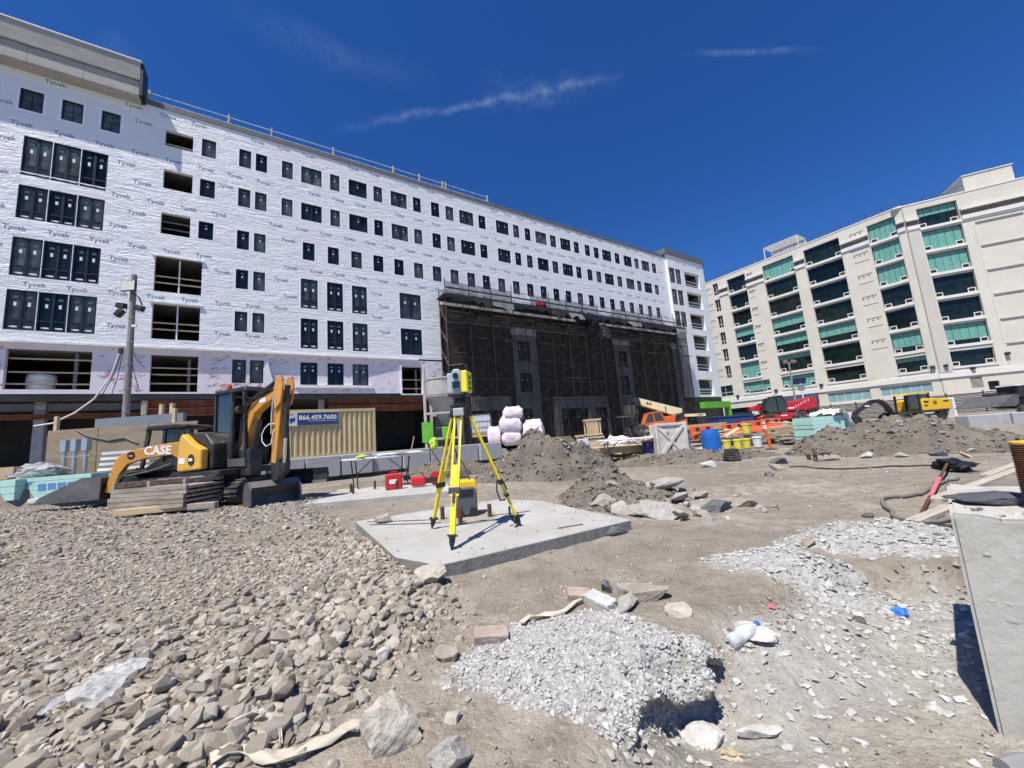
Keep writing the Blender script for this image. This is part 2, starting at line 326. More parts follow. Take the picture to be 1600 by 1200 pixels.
stone_mat('soil_clod',[(.26,.226,.18),(.34,.305,.25),(.21,.18,.142),(.40,.37,.315)]); stone_mat('pale_chip',[(.38,.36,.32),(.28,.26,.23),(.45,.43,.39),(.34,.31,.265)])
def scatter(n,x0,x1,y0,y1,fn,seed):
    r=np.random.default_rng(seed); x=r.uniform(x0,x1,n); y=r.uniform(y0,y1,n); k=fn(x,y,r); return x[k],y[k],r
# gravel bed, clean coarse stones near its edge, finer mixed stones behind
def keep(x,y,r): return (sdf(GRAVEL,x,y)+.12*fbm(x,y,3,13,3)<.0+.10*r.normal(size=len(x))**2)&(np.abs(x)<1.45*y+.5)
x,y,r=scatter(21000,-5.5,-.3,.75,4.6,keep,3); edge=np.clip(-sdf(GRAVEL,x,y),0,9)
size=(.012+.033*r.random(len(x))**2.1)*(1.08-.42*sm(.4,1.8,edge+.5*fbm(x,y,1.5,3,3))); z=gheight(x,y); 
o=stone_field('gravel',np.stack([x,y,z],1),size,'gravel_stone',2,26,5,sink=.38,flat=.45); tag(o,'bed of loose grey-brown crushed stone spread across the lower left','gravel',kind='stuff')
x,y,r=scatter(21000,-15,-1.2,4.2,11.5,keep,4); size=.016+.038*r.random(len(x))**2.4; z=gheight(x,y)
o2=stone_field('gravel',np.stack([x,y,z],1),size,'gravel_stone',1,16,6,sink=.3); tag(o2,'finer trodden gravel in front of the tracked machines','gravel',kind='stuff')
# the 300 largest single stones of the gravel bed
lm=[]
for k in range(14):
    v,f=hull_v(24,900+k,(1,.78,.6)); me=bpy.data.meshes.new('stone'); me.from_pydata(v.tolist(),[],f.tolist()); me.materials.append(MT['loose_stone']); lm.append(me)
cnt=0; rs=random.Random(5)
while cnt<300:
    t_=rs.random()**1.7; px=-.75-t_*2.6*rs.random()-.15*rs.random(); py=1.0+rs.random()*2.1
    d_=float(sdf(GRAVEL,np.array([px]),np.array([py]))[0])
    if d_>.02 or d_<-2.2 or abs(px)>1.4*py+.2: continue
    s_=rs.uniform(.034,.062)*(1.15 if rs.random()<.12 else 1)
    o=link('stone',lm[cnt%14],None,(px,py,gz(px,py)+s_*.34),(rs.gauss(0,.4),rs.gauss(0,.4),rs.uniform(0,6.3)),s_)
    tag(o,'one of the larger loose stones in the gravel bed at lower left','stone','large stones in the gravel bed'); cnt+=1
# grey crushed concrete patches
fn=lambda x,y,r:(sdf(WPATCH,x,y)+.10*fbm(x,y,5,41,4)<.03)
x,y,r=scatter(15000,-.6,1,1.55,2.7,fn,8); size=.005+.013*r.random(len(x))**2; o=stone_field('crushed_concrete',np.stack([x,y,gheight(x,y)],1),size,'grey_rubble',1,12,9,sink=.3); tag(o,'clumped pale grey crushed concrete heap at bottom centre','rubble',kind='stuff')
fn=lambda x,y,r:(np.minimum(sdf(PATCH2,x,y),sdf(PATCH3,x,y))+.2*fbm(x,y,4,51,4)<.02)|((sdf(PIT,x,y)<-.05)&(y>1.3+.35*fbm(x,y,2,3,3))&(r.random(len(x))<.12+.6*sm(1.7,2.4,y)))
x,y,r=scatter(19000,.3,4.2,1.2,3.9,fn,10); size=.006+.028*r.random(len(x))**3; o=stone_field('crushed_concrete',np.stack([x,y,gheight(x,y)],1),size,'grey_rubble',1,12,11,sink=.3,sq=(1,.8,.4),flat=.25); tag(o,'thin grey crushed concrete spread in the shallow dig at right','rubble',kind='stuff')
# loose chips on the bare dirt
fn=lambda x,y,r:(sdf(GRAVEL,x,y)>.05)&(np.abs(x)<1.45*y+.6)&(r.random(len(x))<np.clip(.25+1.2*fbm(x,y,.8,15,3),.04,1))
x,y,r=scatter(26000,-2.5,12,.7,11,fn,12); size=.004+.018*r.random(len(x))**4*(1+y/14); o=stone_field('loose_chips',np.stack([x,y,gheight(x,y)],1),size,'pale_chip',1,12,13,sink=.3,flat=.3); tag(o,'scattered small chips and pebbles on the bare dirt','pebbles',kind='stuff')
fn=lambda x,y,r:(sdf(GRAVEL,x,y)>.02)&(sdf(WPATCH,x,y)>.0)&(np.abs(x)<1.4*y+.4)&(r.random(len(x))<np.clip(.35+1.1*fbm(x,y,1.7,19,3),.05,1))
x,y,r=scatter(17000,-1.3,4.2,1.0,4.6,fn,42); size=.0022+.010*r.random(len(x))**3; o=stone_field('soil_clods',np.stack([x,y,gheight(x,y)],1),size,'soil_clod',1,12,43,sink=.3,flat=.5); tag(o,'crumbs of dry soil on the trodden ground','soil',kind='stuff')
# broken bits round the rubble heap and along the dig bank
fn=lambda x,y,r:(np.exp(-(((x-2.0)/.9)**2+((y-5.7)/.8)**2))>r.random(len(x)))&(sdf(SLABP,x,y)>.05)
x,y,r=scatter(900,.3,4.2,4.3,7.6,fn,22); size=.02+.10*r.random(len(x))**4; o=stone_field('rubble_bits',np.stack([x,y,gheight(x,y)],1),size,'pale_chip',2,12,23,sink=.25,flat=.5); tag(o,'loose broken bits around the concrete fragments','rubble',kind='stuff')
fn=lambda x,y,r:(np.abs(sdf(PIT,x,y)+.1*fbm(x,y,3.2,9,3)+.05)<.14*r.random(len(x)))&(y>1.2)
x,y,r=scatter(9000,.0,4.2,1.2,3.2,fn,24); size=.006+.028*r.random(len(x))**3; o=stone_field('bank_chips',np.stack([x,y,gheight(x,y)],1),size,'pale_chip',1,12,25,sink=.2,flat=.6); tag(o,'crumbled chips along the edge of the shallow dig','rubble',kind='stuff')
# crust of the bank, broken off and overhanging the dig
def crust():
    P=[(.30,1.56),(.38,1.66),(.50,1.80),(.62,1.88),(.76,1.93),(.86,2.02),(.95,2.14)]; n=140; m=12; t=np.linspace(0,len(P)-1.001,n); i=t.astype(int); f=(t-i)[:,None]; A=np.array(P); c=A[i]*(1-f)+A[i+1]*f
    for _ in range(6): c[1:-1]=(c[:-2]+c[1:-1]*2+c[2:])/4
    d=np.gradient(c,axis=0); d/=np.linalg.norm(d,axis=1)[:,None]; nr=np.stack([d[:,1],-d[:,0]],1); ends=np.clip(np.minimum(t,len(P)-1-t)/1.0,0,1)
    jag=.05*fbm(t*1.1,t*0,1.3,3,3)*ends; u=np.linspace(0,1,m); off=-.13+(.13+jag)[:,None]*u[None]
    X=c[:,0,None]+nr[:,0,None]*off; Y=c[:,1,None]+nr[:,1,None]*off; X=X+.014*fbm(X*9,Y*9,2,61,3); Y=Y+.014*fbm(X*9,Y*9,2,71,3)
    back=gheight(c[:,0]-nr[:,0]*.14,c[:,1]-nr[:,1]*.14)
    for _ in range(30): back[1:-1]=(back[:-2]+back[1:-1]*2+back[2:])/4
    Z=back[:,None]+.012*fbm(X,Y,14,5,4)-.02*(1-np.minimum(1,u/.2))[None]-.025*u[None]**3-.05*(1-ends)[:,None]*u[None]
    Z2=Z-.008-.05*np.minimum(1,u*3)[None]*(1+.8*fbm(X*3,Y*3,4,8,3))*(1-.5*u[None]**4)
    V=np.concatenate([np.stack([X,Y,Z],-1).reshape(-1,3),np.stack([X+.01*fbm(X,Y,30,3,2),Y+.01*fbm(X,Y,30,9,2),Z2],-1).reshape(-1,3)]); ii=(np.arange(n-1)[:,None]*m+np.arange(m-1)[None]).ravel(); K=n*m; e=np.arange(n-1)*m+m-1
    F=np.concatenate([np.stack([ii,ii+m,ii+m+1,ii+1],1),np.stack([ii+K,ii+1+K,ii+m+1+K,ii+m+K],1),np.stack([e,e+m,e+m+K,e+K],1)])
    pm('crust_soil',(.30,.285,.255),.95,var=.25,scale=9,bump=.9,bscale=40,dirt=(.25,.22,.185),dscale=6,damt=.7,spec=.15)
    o=big_mesh('soil_crust',V,F,'crust_soil',smooth=True); tag(o,kind='structure')
    r=np.random.default_rng(8); a=r.integers(0,n,1700); b=r.integers(2,m,1700); pos=np.stack([X[a,b],Y[a,b],Z[a,b]],1)+r.normal(0,.008,(1700,3))*np.array([1,1,.2]); size=.005+.016*r.random(1700)**2.2
    q=stone_field('crust_rubble',pos,size,'grey_rubble',1,12,31,sink=.3); tag(q,'clumped grey rubble along the broken edge of the dig','rubble',kind='stuff')
crust()
# ------------------------------------------------------------------ building materials
def wrap_mat():
    """white house wrap: stapled sheets with drawn wrinkles"""
    m=bpy.data.materials.new('house_wrap'); m.use_nodes=True; t=m.node_tree; b=t.nodes['Principled BSDF']; MT['house_wrap']=m
    co=N(t,'ShaderNodeTexCoord').outputs['Object']
    def nz(sc,s,det=4,ro=.55,dist=0.,rot=0):
        mp=N(t,'ShaderNodeMapping'); mp.inputs['Scale'].default_value=sc; mp.inputs['Rotation'].default_value=(0,R(rot),0); L(t,co,mp.inputs[0])
        n=N(t,'ShaderNodeTexNoise',i_Scale=s,i_Detail=float(det),i_Roughness=ro,i_Distortion=dist); L(t,mp.outputs[0],n.inputs['Vector']); return n.outputs[0]
    def ridge(x): return math_(t,'SUBTRACT',1,math_(t,'ABSOLUTE',math_(t,'MULTIPLY',math_(t,'SUBTRACT',x,.5),3.2)),clamp=True)
    w1=ridge(nz((.55,1,2.6),.6,4,.5,1.2,-8)); w2=ridge(nz((1.3,1,2.2),1.5,4,.55,1.6,28)); w3=ridge(nz((.5,1,3.4),1.4,3,.55,.8,-14))
    area=nz((1,1,1),.25,3); area2=math_(t,'MULTIPLY',math_(t,'SUBTRACT',nz((1,1,2),.33,2),.3,clamp=True),2.2); 
    h=math_(t,'ADD',math_(t,'MULTIPLY',math_(t,'MULTIPLY',w1,math_(t,'ADD',area2,.25)),.95),math_(t,'MULTIPLY',math_(t,'MULTIPLY',w2,area),1.1)); h=math_(t,'ADD',h,math_(t,'MULTIPLY',w3,.45)); h=math_(t,'ADD',h,math_(t,'MULTIPLY',nz((1,1,1),7,3),.12))
    bp=N(t,'ShaderNodeBump',i_Strength=.46,i_Distance=.085); L(t,h,bp.inputs['Height']); L(t,bp.outputs[0],b.inputs['Normal'])
    mx=N(t,'ShaderNodeMix',data_type='RGBA'); L(t,nz((1,1,1),.6,4),mx.inputs[0]); mx.inputs[6].default_value=(.74,.75,.765,1); mx.inputs[7].default_value=(.83,.83,.825,1); L(t,mx.outputs[2],b.inputs['Base Color'])
    b.inputs['Roughness'].default_value=.5; b.inputs['Specular IOR Level'].default_value=.35
wrap_mat()
pm('seam_tape',(.86,.87,.88),.4,var=.03); pm('print_blue',(.17,.22,.31),.6,var=.1); pm('board_pink',(.74,.68,.72),.7,var=.05,scale=.8,dirt=(.6,.55,.58),dscale=.5,damt=.3)
pm('print_red',(.50,.10,.15),.7,var=.2); pm('print_grey',(.16,.15,.19),.7)
pm('window_frame',(.012,.016,.02),.4,var=.2); pm('window_dark',(.006,.008,.010),.5)
pm('sticker',(.75,.78,.74),.6,var=.05); pm('sticker_green',(.22,.32,.26),.6)
pm('sheathing',(.40,.375,.33),.8,var=.12,scale=1.5,dirt=(.30,.28,.25),dscale=.8,damt=.5,stretch=(.6,1,2)); pm('coping',(.13,.135,.14),.6,var=.2)
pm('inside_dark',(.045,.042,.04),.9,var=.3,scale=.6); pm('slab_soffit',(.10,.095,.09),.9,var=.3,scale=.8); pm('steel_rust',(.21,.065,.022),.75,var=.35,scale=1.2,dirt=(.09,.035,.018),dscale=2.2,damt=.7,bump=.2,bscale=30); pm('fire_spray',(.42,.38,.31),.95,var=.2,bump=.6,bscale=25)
pm('steel_grey',(.16,.155,.15),.6,var=.2); pm('lumber',(.55,.42,.25),.75,var=.22,scale=2,stretch=(.3,6,6),bump=.15); pm('white_metal',(.72,.73,.72),.45,var=.06); pm('roof_membrane',(.34,.35,.36),.8,var=.15); pm('plastic_film',(.75,.77,.78),.35,var=.08)
pm('concrete',(.36,.355,.34),.85,var=.14,scale=2.2,bump=.25,bscale=45,dirt=(.27,.255,.23),dscale=1.4,damt=.5)
def glass_mat(name,c,rough=.08):
    m=bpy.data.materials.new(name); m.use_nodes=True; t=m.node_tree; b=t.nodes['Principled BSDF']; MT[name]=m
    co=N(t,'ShaderNodeTexCoord').outputs['Object']; n=N(t,'ShaderNodeTexNoise',i_Scale=1.3,i_Detail=4.0); L(t,co,n.inputs['Vector'])
    oi=N(t,'ShaderNodeObjectInfo').outputs['Random']
    mr=N(t,'ShaderNodeMapRange'); mr.inputs[1].default_value=.3; mr.inputs[2].default_value=.75; mr.inputs[3].default_value=.5; mr.inputs[4].default_value=1.5; L(t,n.outputs[0],mr.inputs[0])
    k=math_(t,'MULTIPLY',mr.outputs[0],math_(t,'ADD',math_(t,'MULTIPLY',oi,.9),.55))
    mu=N(t,'ShaderNodeVectorMath',operation='SCALE'); mu.inputs[0].default_value=c; L(t,k,mu.inputs['Scale']); L(t,mu.outputs[0],b.inputs['Base Color'])
    b.inputs['Roughness'].default_value=rough; b.inputs['Specular IOR Level'].default_value=.32
    bp=N(t,'ShaderNodeBump',i_Strength=.06,i_Distance=.05); L(t,n.outputs[0],bp.inputs['Height']); L(t,bp.outputs[0],b.inputs['Normal'])
glass_mat('glass_navy',(.016,.022,.027)); glass_mat('glass_film',(.085,.10,.10),.25)
# ------------------------------------------------------------------ wrapped apartment block (left)
# local frame: x along the facade, y into the building, z up
FB=thing('apartment_building','long white-wrapped apartment block under construction with dark windows','building',(-.5402*33,.8415*33,0),32.7)
S0,S1=-22.0,59.4; ZB=8.75; ZT=26.15
R1=[(-2.13,-1.37),(-1.07,-.32),(.69,1.45),(2.06,3.58),(4.23,4.98),(5.72,7.24),(7.82,8.59),(9.36,10.87),(11.47,12.26),(13.28,14.13),(14.8,15.66),(16.31,17.92),(18.52,19.37),(20.66,22.26),(22.87,23.72),(24.43,25.26),(25.93,27.54),(28.09,29.0),(29.65,31.28),(31.8,32.69),(33.64,34.56),(35.2,36.13),(36.71,38.4),(39.05,40.0),(40.79,42.44),(42.98,43.92),(44.48,46.18),(46.75,47.7)]
R3=[(-2.14,-1.39),(-1.08,-.34)]+[(2.18+1.828*i,3.1+1.828*i) for i in range(9)]+[(18.55+1.86*i,19.49+1.86*i) for i in range(16)]
DBL={3,7,11,13,18,22,26}          # two-sash windows in the upper rows; 5,16,24 are wide single panes
WIN=[]; OPN=[]                    # (s0,s1,z0,z1,kind)
for i,(a,b) in enumerate(R1):
    k='double' if i in DBL else 'single'
    WIN+=[(a,b,23.23,24.72,k),(a,b,19.94,21.43,k)]
WIN+=[(a,b,16.5,18.0,'single') for a,b in R3]
WIN+=[(a,b,z,z+1.49,'single') for a,b in R3[:2] for z in (13.41,10.18)]
WIN+=[(a,b,z0,z1,k) for z0,z1,k in ((12.43,14.88,'tall'),(9.18,11.6,'tall')) for a,b in ((2.05,3.25),(3.93,5.16),(5.84,7.08))]
WIN+=[(9.86,11.83,12.41,14.83,'door'),(9.86,11.8,9.11,11.51,'door')]
WIN+=[(-4.38,-3.55,23.3,24.72,'single'),(-4.4,-3.53,20.08,21.45,'single'),(-4.38,-3.54,16.8,18.14,'single')]
WIN+=[(-13.18,-12.19,23.33,24.76,'cross'),(-11.41,-10.46,23.33,24.76,'cross'),(-9.62,-8.71,23.33,24.76,'cross')]
for z0,z1 in ((18.95,21.6),(16.2,18.35),(12.6,15.0),(9.35,11.75)):
    for k in range(3): WIN.append((-12.82+k*1.235,-12.82+k*1.235+1.2,z0,z1,'tall'))
WIN=[(a,b,(z0 if not(-13<a<-9 and k=='tall' and z0==18.95) else 19.0),z1,k) for a,b,z0,z1,k in WIN]
OPN+=[(-6.42,-4.88,23.39,24.62),(-6.4,-4.82,20.1,21.55),(-6.4,-4.84,16.72,18.28),(-6.58,-4.09,12.56,15.1),(-6.57,-4.1,9.28,11.72)]
ENDW=[(50.22,51.6,22.2,24.6),(51.75,53.1,22.2,24.6),(50.22,51.5,18.85,21.25),(51.65,53.0,18.85,21.25),(50.22,51.5,15.5,17.85),(51.65,53.0,15.5,17.85)]
ENDB=[(54.0,57.9,22.25,24.6),(54.0,57.85,18.85,21.3),(54.0,57.75,15.45,17.85),(54.0,57.7,12.2,14.5),(54.0,57.65,8.95,11.3),(53.7,57.45,5.2,7.65)]
def holed(rects,x0,x1,z0,z1,y,depth,step=2.2,yf=None):
    """a wall sheet with real rectangular openings and returns"""
    ok=[r for r in rects if r[1]>x0 and r[0]<x1 and r[3]>z0 and r[2]<z1]
    xs=sorted({x0,x1,*[max(x0,r[0]) for r in ok],*[min(x1,r[1]) for r in ok]}); zs=sorted({z0,z1,*[max(z0,r[2]) for r in ok],*[min(z1,r[3]) for r in ok]})
    f=MB(); yy=yf or (lambda x:y)
    for i in range(len(xs)-1):
        for j in range(len(zs)-1):
            cx=(xs[i]+xs[i+1])/2; cz=(zs[j]+zs[j+1])/2
            if any(r[0]<cx<r[1] and r[2]<cz<r[3] for r in ok): continue
            f.quad((xs[i],yy(xs[i]),zs[j]),(xs[i+1],yy(xs[i+1]),zs[j]),(xs[i+1],yy(xs[i+1]),zs[j+1]),(xs[i],yy(xs[i]),zs[j+1]))
    for a,b,c,d in [r[:4] for r in ok]:
        ya=yy(a); yb=yy(b)
        f.quad((a,ya,c),(a,ya,d),(a,depth,d),(a,depth,c)); f.quad((b,yb,d),(b,yb,c),(b,depth,c),(b,depth,d)); f.quad((a,ya,d),(b,yb,d),(b,depth,d),(a,depth,d)); f.quad((b,yb,c),(a,ya,c),(a,depth,c),(b,depth,c))
    return f
# the scaffolded bay below the deck is dark cladding, not wrap
holes=[x[:4] for x in WIN]+OPN+ENDW+ENDB
def dz(a): return ZB if (a<13.6) else 14.3
holed(holes,S0,13.6,ZB,ZT,0,.28).build('wall','house_wrap',FB); holed(holes,13.6,50.0,14.2,ZT,0,.28).build('wall','house_wrap',FB); holed(holes,50.0,S1,5.0,26.6,-.35,.28).build('wall','house_wrap',FB)
w=MB(); w.quad((50,-.35,5),(50,-.35,26.6),(50,0,26.6),(50,0,5)); w.quad((S1,-.35,5),(S1,6,5),(S1,6,26.6),(S1,-.35,26.6)); w.build('side_return','house_wrap',FB)
w=MB(); w.box(49.6,-.5,26.6,S1+.1,8,27.5); w.build('roof_parapet','coping',FB)
w=MB(); w.box(-7.7,-.06,ZT,49.6,.35,26.55); w.build('roof_parapet','coping',FB)
w=MB(); w.box(S0,.3,ZT,S1,16,26.3); w.build('roof','roof_membrane',FB)
# overhanging cornice box at the left end
w=MB(); w.prism([(.0,25.95),(-.75,25.95),(-.75,27.15),(-.86,27.2),(-.95,28.5),(.2,28.5),(.2,25.95)],0,14.3,Matrix(((0,1,0,S0),(1,0,0,0),(0,0,1,0),(0,0,0,1)))); cb=w.build('cornice_box','sheathing',FB)
w=MB(); w.box(S0,-1.0,28.5,-7.65,.25,28.58); w.build('cap_flashing','white_metal',cb)
w=MB(); w.box(S0,-.80,27.13,-7.72,-.70,27.19); w.box(S0,-.775,26.0,-7.72,-.70,26.06); w.build('joint_strip','steel_grey',cb)
for x in (-20,-17.6,-15.2,-12.8,-10.4): MB().box(x,-.757,26.07,x+.02,-.74,27.12).build('joint_strip','steel_grey',cb)
w=MB(); w.box(-7.7,-.9,26.0,-7.55,.3,28.45); w.build('end_cavity','window_dark',cb)
# shell: floors and back wall keep the interior dark
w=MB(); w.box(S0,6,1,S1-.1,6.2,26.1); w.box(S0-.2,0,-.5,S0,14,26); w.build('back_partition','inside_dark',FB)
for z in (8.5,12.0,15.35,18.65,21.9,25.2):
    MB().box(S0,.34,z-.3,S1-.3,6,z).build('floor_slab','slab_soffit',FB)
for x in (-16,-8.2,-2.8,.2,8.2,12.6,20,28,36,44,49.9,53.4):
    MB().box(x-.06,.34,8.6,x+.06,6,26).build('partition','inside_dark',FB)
# windows: one built object per window
FRM={}
def window(a,b,z0,z1,kind,root=FB,y=.05,glass=None):
    W=b-a; H=z1-z0; key=(round(W,1),round(H,1),kind)
    if key not in FRM:
        f=MB(); t=.075; d=.12
        f.box(0,0,0,W,d,t); f.box(0,0,H-t,W,d,H); f.box(0,0,t,t,d,H-t); f.box(W-t,0,t,W,d,H-t); ins=[]
        if kind in('double','tall','door'):
            f.box(W/2-.06,.004,t,W/2+.06,d,H-t)
            if kind=='tall': f.box(t,.006,H*.24,W/2-.06,d,H*.24+.09); f.box(W/2+.06,.006,H*.24,W-t,d,H*.24+.09)
        if kind=='cross': f.box(W/2-.012,.05,t,W/2+.012,.08,H-t); f.box(t,.05,H/2-.012,W-t,.08,H/2+.012)
        fl=MB(); fl.box(-.11,.04,-.11,W+.11,.047,-.0); fl.box(-.11,.04,H,W+.11,.047,H+.11); fl.box(-.11,.04,0,0,.047,H); fl.box(W,.04,0,W+.11,.047,H)
        p=MB(); p.box(t*.6,.07,t*.6,W-t*.6,.09,H-t*.6)
        s=MB(); cx=[W/2] if kind in('single','cross') else [W*.27,W*.73]
        for c in cx:
            if kind!='cross': s.box(c-.06,.058,H*.60,c+.06,.066,H*.70)
            if kind=='tall': s.box(c-.16,.058,H*.07,c+.16,.066,H*.11)
        s2=MB()
        for c in cx: s2.box(c-.10,.06,H*.80,c+.10,.067,H*.84); s2.box(c-.06,.06,H*.845,c+.06,.067,H*.86)
        FRM[key]=(f.mesh('window','window_frame'),p.mesh('pane','glass_navy'),p.mesh('pane','glass_film'),s.mesh('sticker','sticker') if s.v else None,s2.mesh('sticker','sticker_green'),fl.mesh('flashing_tape','seam_tape'))
    fm,p1,p2,sm_,sg,flm=FRM[key]
    o=link('window',fm,root,(a,y,z0)); link('pane',p2 if (glass or random.random()<.28) else p1,o)
    for q in ([sm_] if sm_ else [])+([sg] if kind!='cross' else []): link('sticker',q,o)['kind']='stuff'
    if y==.05 and not(kind=='tall' and a<-9): link('flashing_tape',flm,o,(0,-.095,0))
    return o
for a,b,z0,z1,k in WIN:
    if z1<14 and a>13.6: continue
    window(a,b,z0,z1,k,glass=(k=='cross') or (k=='single' and z0>16 and random.random()<.3))
for a,b,z0,z1 in ENDW:
    o=window(a,b,z0,z1,'single',y=-.25,glass=True)
def guard(a,b,z0,zs,y,post=None,m='lumber'):
    for z in zs: MB().box(a,y,z,b,y+.04,z+.10).build('guard_board',m,FB)
    if post: MB().box(post-.05,y+.05,z0,post+.05,y+.14,zs[-1]+1.0).build('guard_post','lumber',FB)
guard(-6.42,-4.88,23.4,[23.75],.4); guard(-6.4,-4.84,16.7,[17.3,17.8],.5,m='steel_grey')
for z in (12.56,9.28):
    guard(-6.58,-4.09,z,[z+.7,z+1.15],.35); MB().box(-5.38,.3,z,-5.30,.38,z+2.5).build('guard_post','white_metal',FB)
    MB().box(-6.75,-.10,z+2.48,-3.95,.02,z+2.56).build('head_flap','house_wrap',FB)
for a,b,z0,z1 in ENDB: guard(a,b,z0,[z0+.5,z0+1.0],.1,m='white_metal')
# lap seams taped between the sheets
for z in (25.45,22.55,19.15,15.75,12.05):
    for a,b in ((S0,-8.0),(-3.3,13.5),(13.7,49.9)):
        if z<14.4 and a>13: continue
        MB().box(a,-.006,z,b,-.001,z+.07).build('tape_seam','seam_tape',FB)
# wrap lettering
def print_rows():
    tm=text_mesh('Tyvek',.38,bold=.004); v=np.array([p.co[:] for p in tm.vertices]); polys=[list(p.vertices) for p in tm.polygons]; bpy.data.meshes.remove(tm)
    pos=[]
    rows=[(z,0 if i%2 else .9) for i,z in enumerate(np.arange(25.75,8.9,-1.13))]
    for i,(z,off) in enumerate(rows):
        x=S0+off+.3; 
        while x<S1-1.0:
            zz=z+.07*math.sin(x*.21+i*2.1)+random.uniform(-.02,.02)
            y=-.356 if x>50.2 else -.006
            bad=any(r[0]-.62<x<r[1]+.62 and r[2]-.22<zz<r[3]+.22 for r in holes)
            if x>13 and zz<14.6: bad=True
            if 49<x<50.8: bad=True
            if x<-7.1 and zz>25.7: bad=True
            if not bad and random.random()<.9: pos.append((x,y,zz,random.uniform(-2,2)))
            x+=1.78+random.uniform(-.06,.06)
    V=[]; F=[]; k=0
    for x,y,z,a in pos:
        c,s=math.cos(R(a)),math.sin(R(a)); V+=[(x+p[0]*c-p[1]*s,y,z+p[0]*s+p[1]*c) for p in v]; F+=[[i+k for i in q] for q in polys]; k+=len(v)
    me=bpy.data.meshes.new('wrap_lettering'); me.from_pydata(V,[],F); me.materials.append(MT['print_blue']); o=link('wrap_lettering',me,FB); o['kind']='stuff'; o['label']='blue lettering printed in rows across the white wrap'
print_rows()
# printed board storey under the wrap, stepped back a hand's width
yb=lambda x:.22 if x<7.2 else max(.03,.22*(11.2-x)/4)
h6=[(-12.67,-9.23,5.92,8.28),(-6.55,-4.12,5.77,8.24),(-2.23,-1.41,6.42,8.14),(-1.18,-.33,6.42,8.14),(2.04,3.23,6.34,8.12),(3.95,5.15,6.34,8.12),(5.83,7.08,6.34,8.12),(9.83,11.69,5.6,8.04)]
holed(h6,S0,13.6,5.65,8.62,0,.5,yf=yb).build('board_wall','board_pink',FB)
MB().box(S0,-.10,8.62,11.4,.30,8.75).build('belt_course','house_wrap',FB)
w=MB(); 
for a,b in ((1.75,7.4),):
    w.box(a,-.02,6.08,b,.3,6.30)
w.build('sill_wrap','house_wrap',FB)
for r in h6[2:4]: window(*r,'single',y=.3,glass=True)
for r in h6[4:7]: window(*r,'door',y=.28)
MB().box(9.72,-.02,5.5,11.82,.14,5.60).box(9.70,-.02,5.6,9.83,.10,8.15).box(11.69,-.02,5.6,11.82,.10,8.15).build('opening_trim','house_wrap',FB)
MB().prism([(-.35,6.2),(.35,6.2),(-.1,8.05),(-.35,7.5)],-.02,.14).build('torn_flap','plastic_film',FB,loc=(0,.02,0))
for a,b,z0,zs,m in ((-12.67,-9.23,5.92,[6.25,6.95,7.75],'lumber'),(-6.55,-4.12,5.8,[6.35,6.95,7.4],'lumber'),(9.83,11.69,5.6,[6.1,6.9],'lumber')):
    for z in zs: MB().box(a,.6,z,b,.65,z+.09).build('guard_board',m,FB)
    MB().box(a+(b-a)*.75,.66,z0,a+(b-a)*.75+.16,.8,z0+2.3).build('guard_post','steel_grey',FB)
w=MB(); w.lathe([(.1,0),(.55,0),(.62,.25),(.5,.5),(.64,.55),(.6,1.0),(.2,1.1)],12,M_((-11.6,1.4,5.95))); w.build('wrapped_pallet','plastic_film',FB,smooth=True)
def marks():
    r=random.Random(3); P=[MB(),MB()]
    for i in range(560):
        x=r.uniform(S0,13.3); z=r.uniform(5.75,8.5)
        if any(q[0]-.3<x<q[1]+.3 and q[2]-.15<z<q[3]+.15 for q in h6): continue
        y=yb(x)-.006; b=P[0] if r.random()<.62 else P[1]
        if b is P[0]:
            for j in range(r.randint(1,3)):
                l=r.uniform(.12,.4); xx=x+r.uniform(-.2,.2); zz=z+j*.07; b.quad((xx,y,zz),(xx+l,y,zz+l*.35),(xx+l,y,zz+l*.35+.035),(xx,y,zz+.035))
        else:
            for dx,dz_ in ((.11,.05),(-.11,.05),(.0,-.11)): b.quad((x,y,z),(x+dx,y,z+dz_),(x+dx,y,z+dz_+.03),(x-.015,y,z+.03))
    for b,m in zip(P,('print_red','print_grey')): o=b.build('board_print',m,FB); o['kind']='stuff'
marks()
# podium: deck edge, rusty steel, columns and a deep dark ground floor
MB().box(S0,.45,5.30,13.8,9,5.62).build('deck_edge','slab_soffit',FB)
for a,b,z0,z1,y in ((S0,-6.8,4.25,4.55,.9),(-6.7,-2.0,4.2,4.72,.35),(-6.7,-2.0,4.80,5.25,.40),(4.0,12.6,4.85,5.28,.42),(4.0,12.6,4.2,4.75,.36),(-22,-6.8,4.75,5.2,1.2)):
    g=MB(); g.box(a,y,z0,b,y+.35,z0+.05); g.box(a,y,z1-.05,b,y+.35,z1); g.box(a,y+.14,z0+.05,b,y+.2,z1-.05); g.build('steel_beam','steel_rust' if z0!=4.75 else 'steel_grey',FB)
for x in (-11.5,-6.9,-1.6,3.6,12.9): MB().box(x-.22,1.2,.3,x+.22,1.64,5.3).build('column','concrete',FB)
for x in (-6.75,-2.0,12.5): MB().cb((x,.5,4.75),(.3,.3,1.0)).build('fireproofing','fire_spray',FB,bevel=.05)
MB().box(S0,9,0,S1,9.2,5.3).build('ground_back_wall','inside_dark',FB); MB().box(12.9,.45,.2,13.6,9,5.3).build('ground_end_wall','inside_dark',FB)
for x,z,wd,h in ((-12.2,2.4,1.3,1.6),(-9.9,2.0,1.9,1.5)): MB().box(x,3.2,z-.6,x+wd,3.4,z+h-.6).build('drywall_stack','roof_membrane',FB)
